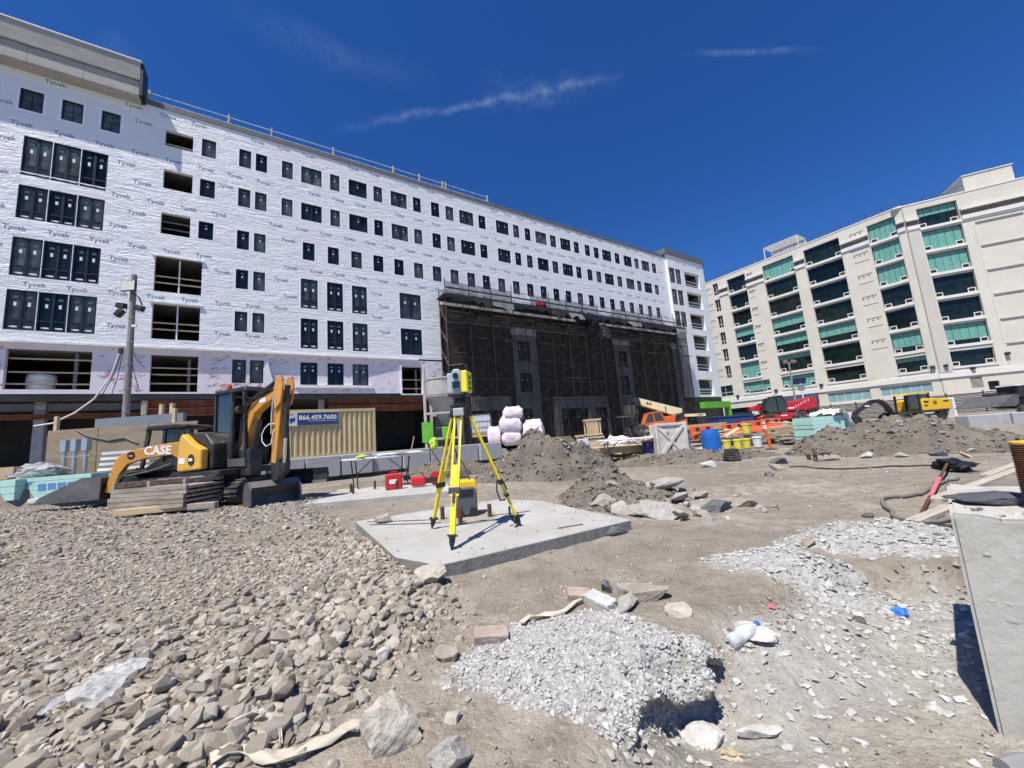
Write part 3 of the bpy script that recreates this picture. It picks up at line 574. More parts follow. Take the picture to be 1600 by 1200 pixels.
# roof guardrail
for a,b in ((-7.5,-2.9),(-2.9,-.06),(-.06,4.57),(4.57,9.83),(9.83,12.4),(12.4,15.1),(15.1,20.1)):
    for z in (27.05,27.55): MB().cyl((a,.55,z),(b,.55,z),.03,n=6).build('guard_rail','white_metal',FB)
for x in (-7.5,-2.9,-.06,4.57,9.83,12.4,14.85,15.2,20.1): MB().box(x-.06,.48,26.3,x+.06,.6,27.75).box(x-.16,.4,26.5,x+.16,.6,26.62).build('guard_rail_post','lumber',FB)
# far corner: frame of the entrance in green board
MB().box(S1,-1.2,.4,S1+.5,-.4,4.2).box(53,-1.2,3.3,S1,-.4,4.2).build('green_board_frame',pm('board_green',(.12,.42,.03),.7,var=.15),FB)
MB().box(50.2,-.2,.3,S1,.3,5.0).build('base_wall','slab_soffit',FB)
for z in (5.3,6.1): MB().box(53.7,.1,z,57.4,.15,z+.1).build('guard_board','white_metal',FB)
# ------------------------------------------------------------------ dark bay behind the scaffold (part of the same block)
pm('clad_dark',(.028,.025,.024),.75,var=.35,scale=1.2,bump=.2,bscale=8); pm('clad_brick',(.058,.038,.032),.85,var=.3,scale=2.5); pm('pilaster_grey',(.27,.28,.295),.8,var=.15,scale=1.2)
PW=[(22.25,23.9,9.05,11.3),(22.25,23.85,5.75,7.85),(22.2,23.6,1.3,4.05),(37.5,39.25,9.05,11.1),(37.3,39.1,5.4,7.9),(17.2,20.6,1.2,3.9),(27.0,31.5,1.2,3.9),(32.6,34.6,1.2,3.9)]
holed(PW,13.6,50.0,.5,14.2,.2,.55).build('clad_wall','clad_dark',FB)
for a,b,z1 in ((21.65,24.75,11.95),(36.9,39.95,11.9),(48.9,50.0,12.1)):
    holed(PW,a,b,.5,z1,.04,.2).build('pilaster','pilaster_grey',FB)
    MB().box(a-.05,-.02,z1,b+.05,.2,z1+.75).build('pilaster_head','house_wrap',FB)
MB().box(16.5,-.05,3.95,20.9,.2,5.3).build('sign_band','pilaster_grey',FB); MB().box(26.4,-.05,3.95,34.8,.2,5.25).build('sign_band','pilaster_grey',FB)
for x in (26.4,31.5,34.6): MB().box(x,-.03,.6,x+1.0 if x<34 else x+.3,.2,3.95).build('pier','pilaster_grey',FB)
for r in PW[:5]: window(*r,'door',y=.3)
for r in PW[5:]: window(*r,'double',y=.35)
for x in (14.5,17.8,20.5,26,29.5,33,42,45.5): MB().box(x,.14,6.0,x+1.5,.2,13.6).build('clad_strip','clad_brick',FB)
# ------------------------------------------------------------------ scaffold
def net_mat():
    m=bpy.data.materials.new('debris_net'); m.use_nodes=True; t=m.node_tree; b=t.nodes['Principled BSDF']; MT['debris_net']=m
    co=N(t,'ShaderNodeTexCoord').outputs['Object']; n=N(t,'ShaderNodeTexNoise',i_Scale=.8,i_Detail=5.0,i_Roughness=.6); mp=N(t,'ShaderNodeMapping'); mp.inputs['Scale'].default_value=(1.6,1,.35); L(t,co,mp.inputs[0]); L(t,mp.outputs[0],n.inputs['Vector'])
    mr=N(t,'ShaderNodeMapRange'); mr.inputs[1].default_value=.3; mr.inputs[2].default_value=.7; mr.inputs[3].default_value=.30; mr.inputs[4].default_value=.62; L(t,n.outputs[0],mr.inputs[0]); L(t,mr.outputs[0],b.inputs['Alpha'])
    b.inputs['Base Color'].default_value=(.012,.012,.013,1); b.inputs['Roughness'].default_value=.8; b.inputs['Specular IOR Level'].default_value=.2
    bp=N(t,'ShaderNodeBump',i_Strength=.4,i_Distance=.2); L(t,n.outputs[0],bp.inputs['Height']); L(t,bp.outputs[0],b.inputs['Normal'])
net_mat(); pm('scaffold_tube',(.13,.098,.08),.55,metal=.4,var=.3,scale=1.5); pm('scaffold_plank',(.20,.155,.10),.85,var=.3,scale=1.5,stretch=(.4,4,4)); pm('deck_dark',(.03,.025,.022),.85,var=.3); pm('tarp_grey',(.28,.275,.27),.6,var=.2); pm('red_paint',(.42,.012,.018),.4,var=.15,scale=2); pm('tarp_black',(.012,.012,.013),.45,var=.3)
SCF=thing('scaffold','tall tube scaffold draped in black debris netting against the apartment block','scaffold',(-.5402*31.3,.8415*31.3,0),32.7)
s0,s1=13.55,49.9; zb=.75; bays=15; bw=(s1-s0)/bays; lifts=[2.75,4.75,6.75,8.75,10.75,12.75,14.75]; dep=1.45
for i in range(bays+1):
    x=s0+i*bw
    for y in (0,dep): MB().cyl((x,y,zb),(x,y,16.1+.5*random.random() if y==0 else 15.6),.045,n=6).build('standard','scaffold_tube',SCF)
    for z in lifts[2:]: MB().cyl((x,0,z),(x,dep,z),.024,n=5).build('transom','scaffold_tube',SCF)
    if i<bays:
        for z in lifts: MB().cyl((x,0,z),(x+bw,0,z),.032,n=5).build('ledger','scaffold_tube',SCF)
        for j in range(7):
            z=.9+2*j; MB().cyl((x,.03,z),(x+bw,.03,z+1.7),.024,n=5).build('brace','scaffold_tube',SCF)
            if (i+j)%2: MB().cyl((x,.06,z+1.6),(x+bw,.06,z+.1),.024,n=5).build('brace','scaffold_tube',SCF)
        for k,z in enumerate((15.3,15.85)): MB().cyl((x,-.02,z),(x+bw,-.02,z),.022,n=5).build('guard_rail','scaffold_tube',SCF)
        for j,(dx,hh) in enumerate(((.0,1.0),(.5,.55),(1.0,1.0))): pass
        MB().cyl((x,-.02,14.8),(x+bw/2,-.02,15.85),.016,n=5).build('guard_brace','scaffold_tube',SCF); MB().cyl((x+bw/2,-.02,15.85),(x+bw,-.02,14.8),.016,n=5).build('guard_brace','scaffold_tube',SCF)
        MB().box(x+.02,-.25,14.42,x+bw-.02,dep+.05,14.62).build('deck','deck_dark',SCF)
        MB().box(x,-.3,15.10,x+bw,-.24,15.24).build('toe_board','deck_dark',SCF)
        if i%3!=1: MB().box(x+.05,-.12,13.0-.0*i,x+bw-.05,.12,13.07).build('plank','scaffold_plank',SCF)
        if i%4!=3: MB().box(x+.05,-.05,12.0,x+bw-.05,.22,12.06).build('plank','scaffold_plank',SCF)
        # netting panels, slightly bellied
        n_=MB(); gx_=6; gz_=9
        rr=random.Random(i); pts=[]
        for a in range(gz_+1):
            for b in range(gx_+1): pts.append((x+bw*b/gx_,-.09-.10*math.sin(math.pi*b/gx_)*rr.uniform(.3,1.2)-.02,.85+(14.3-.85)*a/gz_))
        n_.add(pts,[(a*(gx_+1)+b,a*(gx_+1)+b+1,(a+1)*(gx_+1)+b+1,(a+1)*(gx_+1)+b) for a in range(gz_) for b in range(gx_)]); n_.build('net_panel','debris_net',SCF,smooth=True)
n_=MB(); n_.quad((s1+.06,-.05,.85),(s1+.06,dep,.85),(s1+.06,dep,14.3),(s1+.06,-.05,14.3)); n_.build('net_panel','debris_net',SCF)
w=MB(); w.box(s0-.3,-.3,14.5,s0,dep,14.58); w.prism([(-.32,12.6),(-.05,12.9),(-.1,13.6),(-.4,13.55)],.3,.34); 
for z in (2,4,6,8,10,12): w.cyl((s0-.02,0,z),(s0-.02,dep,z+1.7),.02,n=5)
w.v=[(p[0]+(s0 if -1<p[0]<1 else 0),p[1],p[2]) for p in w.v]; w.build('end_frame','scaffold_tube',SCF)
for i,(a,b) in enumerate(((29.5,31.2),(31.0,33.4),(33,35.2))):   # loose tarp and gear bundled over the deck
    t=MB(); v,f=rock_v(3,40+i,planes=5,rough=.2,sq=((b-a)/2,.7,.9 if i!=1 else 1.4)); t.add((v+np.array([(a+b)/2,.3,14.0-.5*i%2])).tolist(),f.tolist()); t.build('tarp_bundle',('tarp_black','tarp_black','tarp_grey')[i],SCF)
t=MB(); v,f=rock_v(3,77,planes=5,rough=.25,sq=(.7,.35,.35)); t.add((v+np.array([24.6,.2,15.0])).tolist(),f.tolist()); t.build('red_sling','red_paint',SCF)
for i in range(bays):
    x=s0+i*bw
    if i%5!=3: MB().quad((x,-.04,14.75),(x+bw,-.04,14.75),(x+bw,-.04,15.8+.1*(i%2)),(x,-.04,15.8)).build('guard_net','debris_net',SCF)
    for j in range(2):
        a=random.uniform(.1,.9); z=random.choice((9.2,10.7,12.9,7.1)); MB().box(x+a*bw,.15,z,x+a*bw+random.uniform(.8,2.0),.45,z+.05).build('plank','scaffold_plank',SCF)
    rr=random.Random(i+90); hang=[]
    for k in range(7): hang.append((x+bw*k/6,14.35-rr.uniform(.05,.7)))
    MB().add([(p[0],-.30,14.42) for p in hang]+[(p[0],-.32+rr.uniform(-.08,.08),p[1]) for p in hang],[(k,k+1,8+k,7+k) for k in range(6)]).build('hanging_tarp',('tarp_black','deck_dark','tarp_grey','tarp_black')[i%4],SCF)
# ------------------------------------------------------------------ cream office block (right)
pm('stucco',(.60,.565,.48),.88,var=.05,scale=.35,bump=.12,bscale=14,dirt=(.52,.485,.405),dscale=.3,damt=.6); pm('stucco_grey',(.50,.475,.42),.88,var=.06,scale=.4,bump=.12,bscale=14); pm('trim_white',(.66,.64,.585),.7,var=.04); pm('recess_shade',(.17,.15,.13),.85,var=.12); pm('hole_dark',(.02,.02,.02),.9)
pm('blind_green',(.13,.33,.27),.55,var=.10,scale=.8,stretch=(6,1,.4)); pm('glass_pale',(.22,.36,.37),.25,var=.12,scale=.5); glass_mat('glass_green',(.008,.016,.015),.06); pm('awning_navy',(.02,.025,.06),.7,var=.1); pm('rail_dark',(.03,.03,.032),.5); pm('rail_pale',(.5,.5,.49),.5)
OB=thing('office_building','cream stucco office block with columns of green-blind windows','building',(.8434*74,.5373*74,0),-57.5)
GRP={}
def rows(): return [(25.3-3.3*i,27.95-3.3*i) for i in range(6)]+[(6.0,7.95)]
COLS=[(-36.8,-33.5),(-30.45,-25.7),(-24.15,-19.45),(-16.1,-13.1)]
BL={0:[.0,.0,.0,.55,.0,1,.9],1:[1,0,0,.6,.5,.25,1],2:[0,0,.0,.0,.6,0,0],3:[1,1,1,0,0,.75,.3],4:[.4,1,1,0,0,.8,0]}
def office_window(P,a,b,z0,z1,bl,y=.35):
    W=b-a; H=z1-z0; f=MB()
    t=.07; f.box(0,0,0,W,.1,t); f.box(0,0,H-t,W,.1,H); f.box(0,0,t,t,.1,H-t); f.box(W-t,0,t,W,.1,H-t)
    for k in range(1,5): f.box(W*k/5-.012,.03,t,W*k/5+.012,.06,H-t)
    o=f.build('window','window_frame',P,loc=(a,y,z0)); MB().box(t,.055,t,W-t,.07,H-t).build('pane','glass_green',o)
    if bl:
        q=MB(); n=5
        for k in range(n): q.box(t+(W-2*t)*k/n,.036,max(t,H-bl*(H-t)),t+(W-2*t)*(k+1)/n-.02,.05,H-t)
        q.build('blind','blind_green',o)
    for x in (t,W-t-.75):
        v=MB(); v.box(x,-.04,.03,x+.75,.02,.10); v.box(x,-.04,.5,x+.75,.02,.60); v.box(x,-.04,.10,x+.09,.02,.5); v.box(x+.66,-.04,.10,x+.75,.02,.5); v.build('vent_sash','trim_white',o); MB().box(x+.09,-.01,.10,x+.66,.01,.5).build('vent_pane','window_dark',o)
    return o
def column(P,a,b,c,row7=None):
    for i,(z0,z1) in enumerate(rows()):
        aa,bb=(a,b) if not(i==6 and row7) else row7
        office_window(P,aa,bb,z0,z1,BL[c][i])
        if i<6:
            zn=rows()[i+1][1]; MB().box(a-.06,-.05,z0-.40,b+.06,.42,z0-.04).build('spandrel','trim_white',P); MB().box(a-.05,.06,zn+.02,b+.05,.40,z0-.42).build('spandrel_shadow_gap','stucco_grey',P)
        else: MB().box(aa-.1,-.1,z0-.3,bb+.1,.42,z0-.04).build('spandrel','trim_white',P)
# openings run the whole height of each bay
def bay_holes(cols): return [(a,b,5.95,28.0) for a,b in cols]
nar=[(-39.65,-38.62,z1-2.35,z1) for z1 in [28.2-3.3*i for i in range(6)]]+[(-41.7,-38.8,6.0,7.95)]
bas=[(-24.5,-19.4,2.8,4.3),(-18.3,-13.15,3.0,4.3),(-41,-36,0.0,3.5),(-35,-31.2,0.0,3.9),(-30.6,-26,.0,3.0)]
hol=bay_holes(COLS)+nar+bas+[(-33.5,-32.3,6.0,7.95)]
holed(hol,-42.3,-12.25,-1,29.0,0,.45).build('wall','stucco',OB)
for c,(a,b) in enumerate(COLS): column(OB,a,b,c,(-36.8,-32.3) if c==0 else None)
for a,b,z0,z1 in nar:
    W=b-a; o=MB(); o.box(0,0,0,.06,.1,z1-z0); o.box(W-.06,0,0,W,.1,z1-z0); o.box(W/2-.03,0,.0,W/2+.03,.1,z1-z0); o.box(.06,0,.6,W-.06,.1,.68); o=o.build('window','trim_white',OB,loc=(a,.2,z0)); MB().box(.05,.05,0,W-.05,.07,z1-z0).build('pane','glass_green',o); MB().box(.06,.03,.0,W-.06,.048,.6).build('lower_panel','window_dark',o)
for k,(a,b,z0,z1) in enumerate(bas[:2]):
    o=MB(); o.box(0,0,0,b-a,.08,.06); o.box(0,0,z1-z0-.06,b-a,.08,z1-z0)
    for q in range(6): o.box((b-a-.05)*q/5,0,.06,(b-a-.05)*q/5+.05,.08,z1-z0-.06)
    o=o.build('window','trim_white',OB,loc=(a,.15,z0)); MB().box(0.02,.03,.02,b-a-.02,.05,z1-z0-.02).build('pane','glass_pale',o)
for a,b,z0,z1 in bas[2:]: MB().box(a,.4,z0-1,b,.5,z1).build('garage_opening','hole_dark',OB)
MB().prism([(-.95,3.0),(0,4.75),(0,3.0)],-31.0,-25.7,Matrix(((0,1,0,0),(1,0,0,0),(0,0,1,0),(0,0,0,1)))).build('awning','awning_navy',OB)
MB().box(-42.3,-.16,4.62,-12.3,.02,5.3).box(-42.3,-.08,5.3,-12.3,.02,5.42).build('belt_ledge','trim_white',OB)
def cornice(P,a,b,z=25.45):
    MB().box(a,-.35,z+1.15,b,.05,z+1.38).build('cornice_ledge','trim_white',P); MB().box(a,-.03,z+.42,b,.06,z+1.15).build('cornice_recess','recess_shade',P); MB().box(a,-.22,z-.12,b,.05,z+.42).build('cornice_ledge','trim_white',P); MB().box(a,-.14,z-.30,b,.05,z-.14).build('cornice_ledge','trim_white',P)  # shadow between the ledges is painted in as a dark brown strip
for a,b in ((-38.55,-36.85),(-33.45,-30.5),(-25.65,-24.2),(-19.4,-16.15),(-13.05,-12.3)): cornice(OB,a,b)
# grey pilasters and perforated panels
for a,b in ((-38.5,-36.95),(-31.9,-30.6),(-25.6,-24.25),(-13.0,-12.26),(-19.35,-18.4)): MB().box(a,-.07,5.42,b,.02,25.1).build('pilaster','stucco',OB)
for a,b in ((-41.6,-40.0),(-33.2,-32.2),(-18.2,-16.5)):
    for i in range(7):
        z=24.3-3.3*i+3.3; pts=MB()
        if z<8 or z>28.4: continue
        for k in range(6):
            for q in range(3):
                if (k+q)%2 and q<2 or (q==0): pts.cb((a+(b-a)*(k+.5)/6,-.012,z-.28*q),(.17,.02,.14))
        o=pts.build('vent_holes','hole_dark',OB); o['kind']='stuff'
        MB().box(a,-.05,z-1.2,b,.02,z-1.12).build('ledge_line','stucco_grey',OB)
for x,z in ((-31.5,5.8),(-25,5.75),(-12.7,6.2),(-38,5.7)): MB().cb((x,-.2,z),(.45,.4,.4)).build('wall_lamp','rail_dark',OB,bevel=.05)
# the wall turns towards the viewer at a corner pier
RB2=MB; q=R(-25); bx_,by_=55.856,50.05
OC=thing('office_corner_wing','tall blank cream wing with one window column and rooftop box','building',(bx_,by_,0),-25)
c5=(1.35,5.35); h5=[(c5[0],c5[1],5.95,28.0),(2.6,3.7,3.0,4.35),(4.1,5.1,2.6,3.7)]
holed(h5,0,26,-1,28.85,0,.45).build('wall','stucco',OC); column(OC,*c5,4)
MB().box(-.2,-.16,4.62,26,.02,5.25).build('belt_ledge','trim_white',OC); cornice(OC,0,1.3,25.3); cornice(OC,5.4,26,25.2)
MB().box(0.05,-.10,5.4,1.2,.02,25).build('pilaster','stucco_grey',OC)
for i,z in enumerate((24.4,21.15,17.85,14.6,11.35,8.2)): MB().box(6.5,-.16,z-.05,10.8 if i==0 else 25,.02,z+.08).build('panel_ledge','stucco_grey',OC)
for x in (6.3,10.9): MB().box(x,-.05,5.6,x+.12,.02,24.4).build('panel_edge','stucco',OC)
MB().box(6.7,.6,28.7,11.3,7,31.2).build('rooftop_box','stucco',OC); MB().box(6.6,.5,31.2,11.4,7.1,31.32).build('rooftop_cap','trim_white',OC)
for k in range(9): MB().box(2.6,.05,3.02+k*.145,3.7,.12,3.09+k*.145).build('louvre','stucco_grey',OC)
MB().box(4.1,.3,2.6,5.1,.4,3.7).build('dark_panel','window_dark',OC); MB().box(2.6,.2,3.0,3.7,.3,4.35).build('louvre_back','window_dark',OC)
for x,z in ((.6,6.2),(6.3,6.9),(3,5.5)): MB().cb((x,-.2,z),(.4,.4,.35)).build('wall_lamp','rail_dark',OC,bevel=.05)
for P,a,b,z in ((OB,-42,-12.4,28.95),(OC,.2,6.4,28.85)):
    n=int((b-a)/1.8)
    for k in range(n+1): MB().cyl((a+(b-a)*k/n,.3,z),(a+(b-a)*k/n,.3,z+.95),.025,n=5).build('roof_rail_post','rail_dark',P)
    for dz_ in (.5,.95): MB().cyl((a,.3,z+dz_),(b,.3,z+dz_),.022,n=5).build('roof_rail','rail_dark',P)
for P,a,b in ((OB,-42.3,-12.25),(OC,-1,26)): MB().box(a,.5,28.3,b,16,28.5).build('roof','roof_membrane',P); MB().box(a,-.06,28.9 if P is OB else 28.75,b,.5,29.06 if P is OB else 28.92).build('parapet_cap','trim_white',P)
MB().box(-42.3,14,-1,-12,16,28.4).build('rear_wall','stucco',OB); MB().box(-42.5,0.05,-1,-42.3,16,29).build('end_wall','stucco',OB)
pg=[]
for x in (-30.1,-24.9): 
    for y in (1.0,4.0): MB().box(x-.06,y-.06,28.5,x+.06,y+.06,31.4).build('pergola_post','trim_white',OB)
for k in range(14): MB().box(-30.2,.9+k*.24,31.4,-24.8,.98+k*.24,31.5).build('pergola_slat','rail_pale',OB)
MB().box(-30.2,4.2,29,-24.8,4.3,31.3).build('pergola_screen','rail_pale',OB)
# ------------------------------------------------------------------ dark slat fence along the street side
pm('fence_black',(.045,.042,.042),.75,var=.35,scale=1.5,stretch=(.5,3,3)); 
FN=thing('slat_fence','weathered black horizontal slat fence along the foot of the cream building','fence',(.8434*58,.5373*58,0),-57.5)
sl=MB().box(0,-.015,0,2.36,.015,.105).mesh('slat','fence_black'); po=MB().box(-.05,-.06,-.3,.05,.06,2.05).mesh('post','fence_black')
for k in range(15):
    x=-21.5+2.4*k; zt=.25
    link('post',po,FN,(x,0,zt))
    for j in range(14): link('slat',sl,FN,(x+.02,random.uniform(-.012,.012),zt-.1+j*.145+random.uniform(-.01,.01)),(random.uniform(-.04,.04),0,0))
# ------------------------------------------------------------------ tripod, instrument, slab
pm('slab_concrete',(.40,.393,.368),.9,var=.13,scale=2.2,bump=.35,bscale=40,dirt=(.34,.31,.265),dscale=1.5,damt=.8); pm('tripod_yellow',(.80,.62,.012),.42,var=.06,scale=6,dirt=(.5,.42,.1),dscale=5,damt=.25); pm('black_plastic',(.014,.014,.015),.45,var=.2); pm('case_grey',(.085,.095,.105),.5,var=.1); pm('case_yellow',(.78,.52,.02),.45,var=.06); pm('inst_grey',(.40,.42,.43),.4,var=.06); pm('inst_yellow',(.80,.70,.05),.4,var=.05); pm('lens_glass',(.01,.012,.02),.05,spec=.8); pm('rust_bolt',(.13,.055,.025),.8,metal=.3,var=.35,scale=20,bump=.3,bscale=80); pm('plate_dusty',(.30,.27,.22),.85,var=.2,scale=4); pm('spike_steel',(.15,.15,.15),.45,metal=.8)
def slab():
    P=[(-.66,3.18),(1.13,4.21),(.3,5.8),(-.35,6.25),(-2.2,5.28),(-1.12,3.5)]
    o=MB(); n=len(P); top=.16
    pts=[]
    for i in range(n):
        a=Vector((*P[i],0)); b=Vector((*P[(i+1)%n],0)); m=max(2,int((b-a).length/.05))
        for k in range(m):
            p=a.lerp(b,k/m); j=.0022; pts.append((p.x+random.uniform(-j,j),p.y+random.uniform(-j,j)))
    m=len(pts); o.add([(x,y,top) for x,y in pts]+[(x,y,top-.008) for x,y in [(q[0]*1.0015,q[1]*.9985) for q in pts]],[tuple(range(m))]+[(m+i,m+(i+1)%m,(i+1)%m,i) for i in range(m)])
    o=o.build('concrete_slab','slab_concrete'); e=MB().add([(q[0]*1.0015,q[1]*.9985,top-.008) for q in pts]+[(x,y,-.25) for x,y in pts],[(m+i,m+(i+1)%m,(i+1)%m,i) for i in range(m)]); e.build('form_face',pm('slab_face_shade',(.20,.195,.18),.92,var=.2,scale=5,bump=.5,bscale=30,dirt=(.27,.25,.21),dscale=6,damt=.5),o); return tag(o,'pale broom-finished concrete slab under the yellow tripod','slab')  # slab sides: shade and form dirt put into a darker concrete colour
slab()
r=random.Random(2)
TP=thing('survey_tripod','tall yellow survey tripod standing on the concrete slab','tripod',(-.58,4.15,.16))
feet=[(-.64+.58,3.55-4.15),(-1.02+.58,4.49-4.15),(-.02+.58,4.29-4.15)]; hz=1.30
MB().lathe([(.09,0),(.105,.01),(.105,.03),(.07,.045)],16,M_((0,0,hz))).build('head_plate','black_plastic',TP,smooth=False)
for i,(fx,fy) in enumerate(feet):
    f=Vector((fx,fy,0)); d=Vector((fx,fy,0)).normalized(); t=Vector((d.x*.075,d.y*.075,hz-.02)); ax=(f-t); Lg=ax.length; ax.normalize(); side=ax.cross(Vector((d.x,d.y,0))).normalized(); nrm=side.cross(ax)
    B=Matrix((side,nrm,ax)).transposed().to_4x4(); B.translation=t
    for s in (-1,1): MB(B).box(-.011+s*.034,-.012,.07,.011+s*.034,.012,Lg*.66).build('rail','tripod_yellow',TP,bevel=.004)
    MB(B).box(-.020,-.014,Lg*.50,.020,.014,Lg-.10).build('lower_leg','tripod_yellow',TP,bevel=.004) if i!=0 else MB(B).box(-.026,-.018,Lg*.44,.026,.018,Lg-.10).build('lower_leg','tripod_yellow',TP,bevel=.005)
    c=MB(B).box(-.055,-.022,Lg*.60,.055,.022,Lg*.64).box(-.012,.02,Lg*.64,.012,.035,Lg*.70).build('clamp','black_plastic',TP,bevel=.004)
    MB(B).box(-.055,-.026,.0,.055,.026,.08).build('hinge','black_plastic',TP,bevel=.006)
    s_=MB(B); s_.box(-.04,-.03,Lg-.13,.04,.03,Lg-.115); s_.cyl((0,0,Lg-.115),(0,0,Lg-.06),.032,.026,n=8); s_.cyl((0,0,Lg-.06),(0,0,Lg+.005),.026,.004,n=8); s_.build('foot_spike','black_plastic',TP)
    if i==2:
        MB(B).box(-.05,-.02,Lg*.72,.05,.02,Lg*.745).build('clamp','black_plastic',TP); MB(B).tube([(.02,-.03,Lg*.6),(.05,-.08,Lg*.66),(.05,-.09,Lg*.74),(.02,-.04,Lg*.76)],.009).build('strap','black_plastic',TP); MB(B).tube([(.03,-.03,Lg*.82),(.07,-.06,Lg*.86),(.05,-.05,Lg*.93),(.0,-.03,Lg*.95),(-.06,-.02,Lg*.97)],.013).build('strap','black_plastic',TP)
    if i==0: lettering('Trimble',.07,'print_grey',TP,(t+ax*Lg*.72-nrm*.0-Vector((0,.022,0))),(R(90),R(90),0))
MB().box(-.055,-.16,hz-.09,.055,-.10,hz-.01).build('head_pouch','inst_grey',TP,bevel=.008)
TS=thing('total_station','grey and yellow robotic survey instrument mounted on the tripod head','instrument',(-.58,4.15,.16+hz+.045),-12)
MB().lathe([(.07,0),(.075,.02),(.05,.03),(.05,.05),(.08,.06),(.08,.085)],16).build('tribrach','black_plastic',TS)
for a in (0,120,240): MB().lathe([(.02,0),(.02,.03)],10,M_((.06*math.cos(R(a)),.06*math.sin(R(a)),.028))).build('foot_screw','black_plastic',TS)
MB().box(-.105,-.075,.085,.105,.085,.115).build('base','black_plastic',TS,bevel=.008)
MB().box(-.115,-.06,.115,-.055,.06,.34).build('yoke_arm','inst_grey',TS,bevel=.012)
MB().box(.055,-.085,.115,.125,.085,.35).build('yoke_arm','inst_yellow',TS,bevel=.01)
MB().box(-.055,-.07,.115,.055,.06,.16).build('yoke_cross','inst_grey',TS,bevel=.008)
MB().prism([(-.052,.15),(.052,.15),(.052,.34),(.03,.375),(-.03,.375),(-.052,.34)],-.085,.075).build('telescope','inst_grey',TS,bevel=.012)
MB().box(-.042,-.092,.165,.042,-.086,.24).build('lower_sensor','lens_glass',TS); MB().cyl((0,-.10,.30),(0,-.086,.30),.032,n=18).build('objective','lens_glass',TS)
for z in (.16,.22,.28): MB().cyl((.125,.0,z),(.132,.0,z),.022,n=12).build('side_knob','black_plastic',TS)
MB().box(-.11,-.05,.345,.09,.055,.36).build('handle_base','black_plastic',TS); MB().tube([(-.1,0,.36),(-.1,0,.40),(-.06,0,.415),(.06,0,.415),(.1,0,.40),(.1,0,.36)],.016,8).build('handle','black_plastic',TS); MB().box(-.10,-.04,.415,.075,.04,.435).build('antenna_bar','black_plastic',TS,bevel=.006)
TC=thing('instrument_case','yellow and dark grey plastic carry case upright behind the tripod','case',(-.70,5.05,.165),10)
MB().prism([(-.14,0),(.14,0),(.15,.04),(.15,.40),(.13,.44),(-.13,.44),(-.15,.40),(-.15,.04)],-.02,.22).build('shell','case_yellow',TC,bevel=.02); MB().prism([(-.135,.02),(.135,.02),(.135,.32),(.11,.36),(-.11,.36),(-.135,.32)],-.10,-.02).build('front_lid','case_grey',TC,bevel=.015)
MB().box(-.09,-.112,.26,.09,-.10,.34).build('latch_panel','black_plastic',TC,bevel=.005); MB().prism([(-.12,.0),(-.02,.0),(-.06,.13),(-.12,.1)],-.112,-.10).prism([(.02,.0),(.12,.0),(.12,.1),(.06,.13)],-.112,-.10).build('foot_guard','black_plastic',TC); MB().tube([(-.07,.1,.44),(-.06,.1,.475),(.06,.1,.475),(.07,.1,.44)],.012).build('handle','black_plastic',TC)
o=MB().lathe([(.36,0),(.37,.012),(.36,.02)],28,M_((-.68,4.98,.15))).build('cover_plate','plate_dusty'); tag(o,'dusty round steel plate under the instrument case','plate')
for k,(x,y,l) in enumerate(((-.98,4.93,'leftmost rusty anchor bolt stub standing on the slab'),(-.72,4.66,'rusty anchor bolt stub right behind the front tripod leg'),(-.39,4.87,'rusty anchor bolt stub at the right of the instrument case'))):
    o=MB().lathe([(.026,0),(.026,.15),(.022,.155),(.022,.16)],10).build('anchor_bolt','rust_bolt',None,loc=(x,y,.16)); tag(o,l,'bolt','anchor bolts on the slab')
# ------------------------------------------------------------------ concrete pier at the right edge
pm('pier_concrete',(.45,.435,.385),.85,var=.14,scale=2.5,bump=.25,bscale=26,dirt=(.31,.28,.21),dscale=2.6,damt=.8); pm('pier_top',(.56,.555,.53),.9,var=.08,scale=8,bump=.4,bscale=40); pm('black_steel',(.02,.02,.022),.5,metal=.5,var=.2)
PR=thing('concrete_pier','square cast concrete pier with a rough top at the right edge','pier',(1.79,1.69,-.34),-47.5)
# local: x along the visible face, y away
def pier():
    g=bmesh.new(); bmesh.ops.create_cube(g,size=1); 
    for v in g.verts: v.co=((v.co.x+.5)*1.0,(v.co.y+.5)*.90,(v.co.z+.5)*.99)
    bmesh.ops.bevel(g,geom=[e for e in g.edges],offset=.012,segments=2,affect='EDGES'); bmesh.ops.subdivide_edges(g,edges=g.edges[:],cuts=14,use_grid_fill=True)
    for v in g.verts:
        x,y,z=v.co; v.co+=Vector((0,1,0))*float(fbm(np.array([x*2]),np.array([z*2]),1.5,3)[0])*.008
        if z>.96: v.co.z+=.02*float(fbm(np.array([x*5]),np.array([y*5]),2,5)[0])
        if .975<z and y<.06: v.co.z-=.006*random.random()
    me=bpy.data.meshes.new('block'); g.to_mesh(me); g.free(); me.materials.append(MT['pier_concrete']); return link('block',me,PR,(0,0,0))
pier()
rp=np.random.default_rng(3); pp=np.stack([rp.uniform(.02,.98,420),rp.uniform(.02,.88,420)**1.3,np.full(420,.985)],1); q=stone_field('top_crumbs',pp,.004+.016*rp.random(420)**3,'pale_chip',1,8,77,sink=.3); q.parent=PR; q['kind']='stuff'
for k,(x,z,s) in enumerate(((.10,.60,.018),(.14,.50,.028),(.06,.66,.012),(.10,.66,.014),(.2,.28,.02),(.17,.36,.014),(.25,.7,.016),(.08,.84,.014))):
    o=MB(); v,f=rock_v(2,300+k,sq=(1,.12,.8)); o.add((v*s+np.array([x,-.001,z])).tolist(),f.tolist()); o.build('form_blister','pier_concrete',PR)
SP=thing('slate_plate','dark slate-like base plate lying on the pier top','plate',(2.17,1.80,.655),-42)
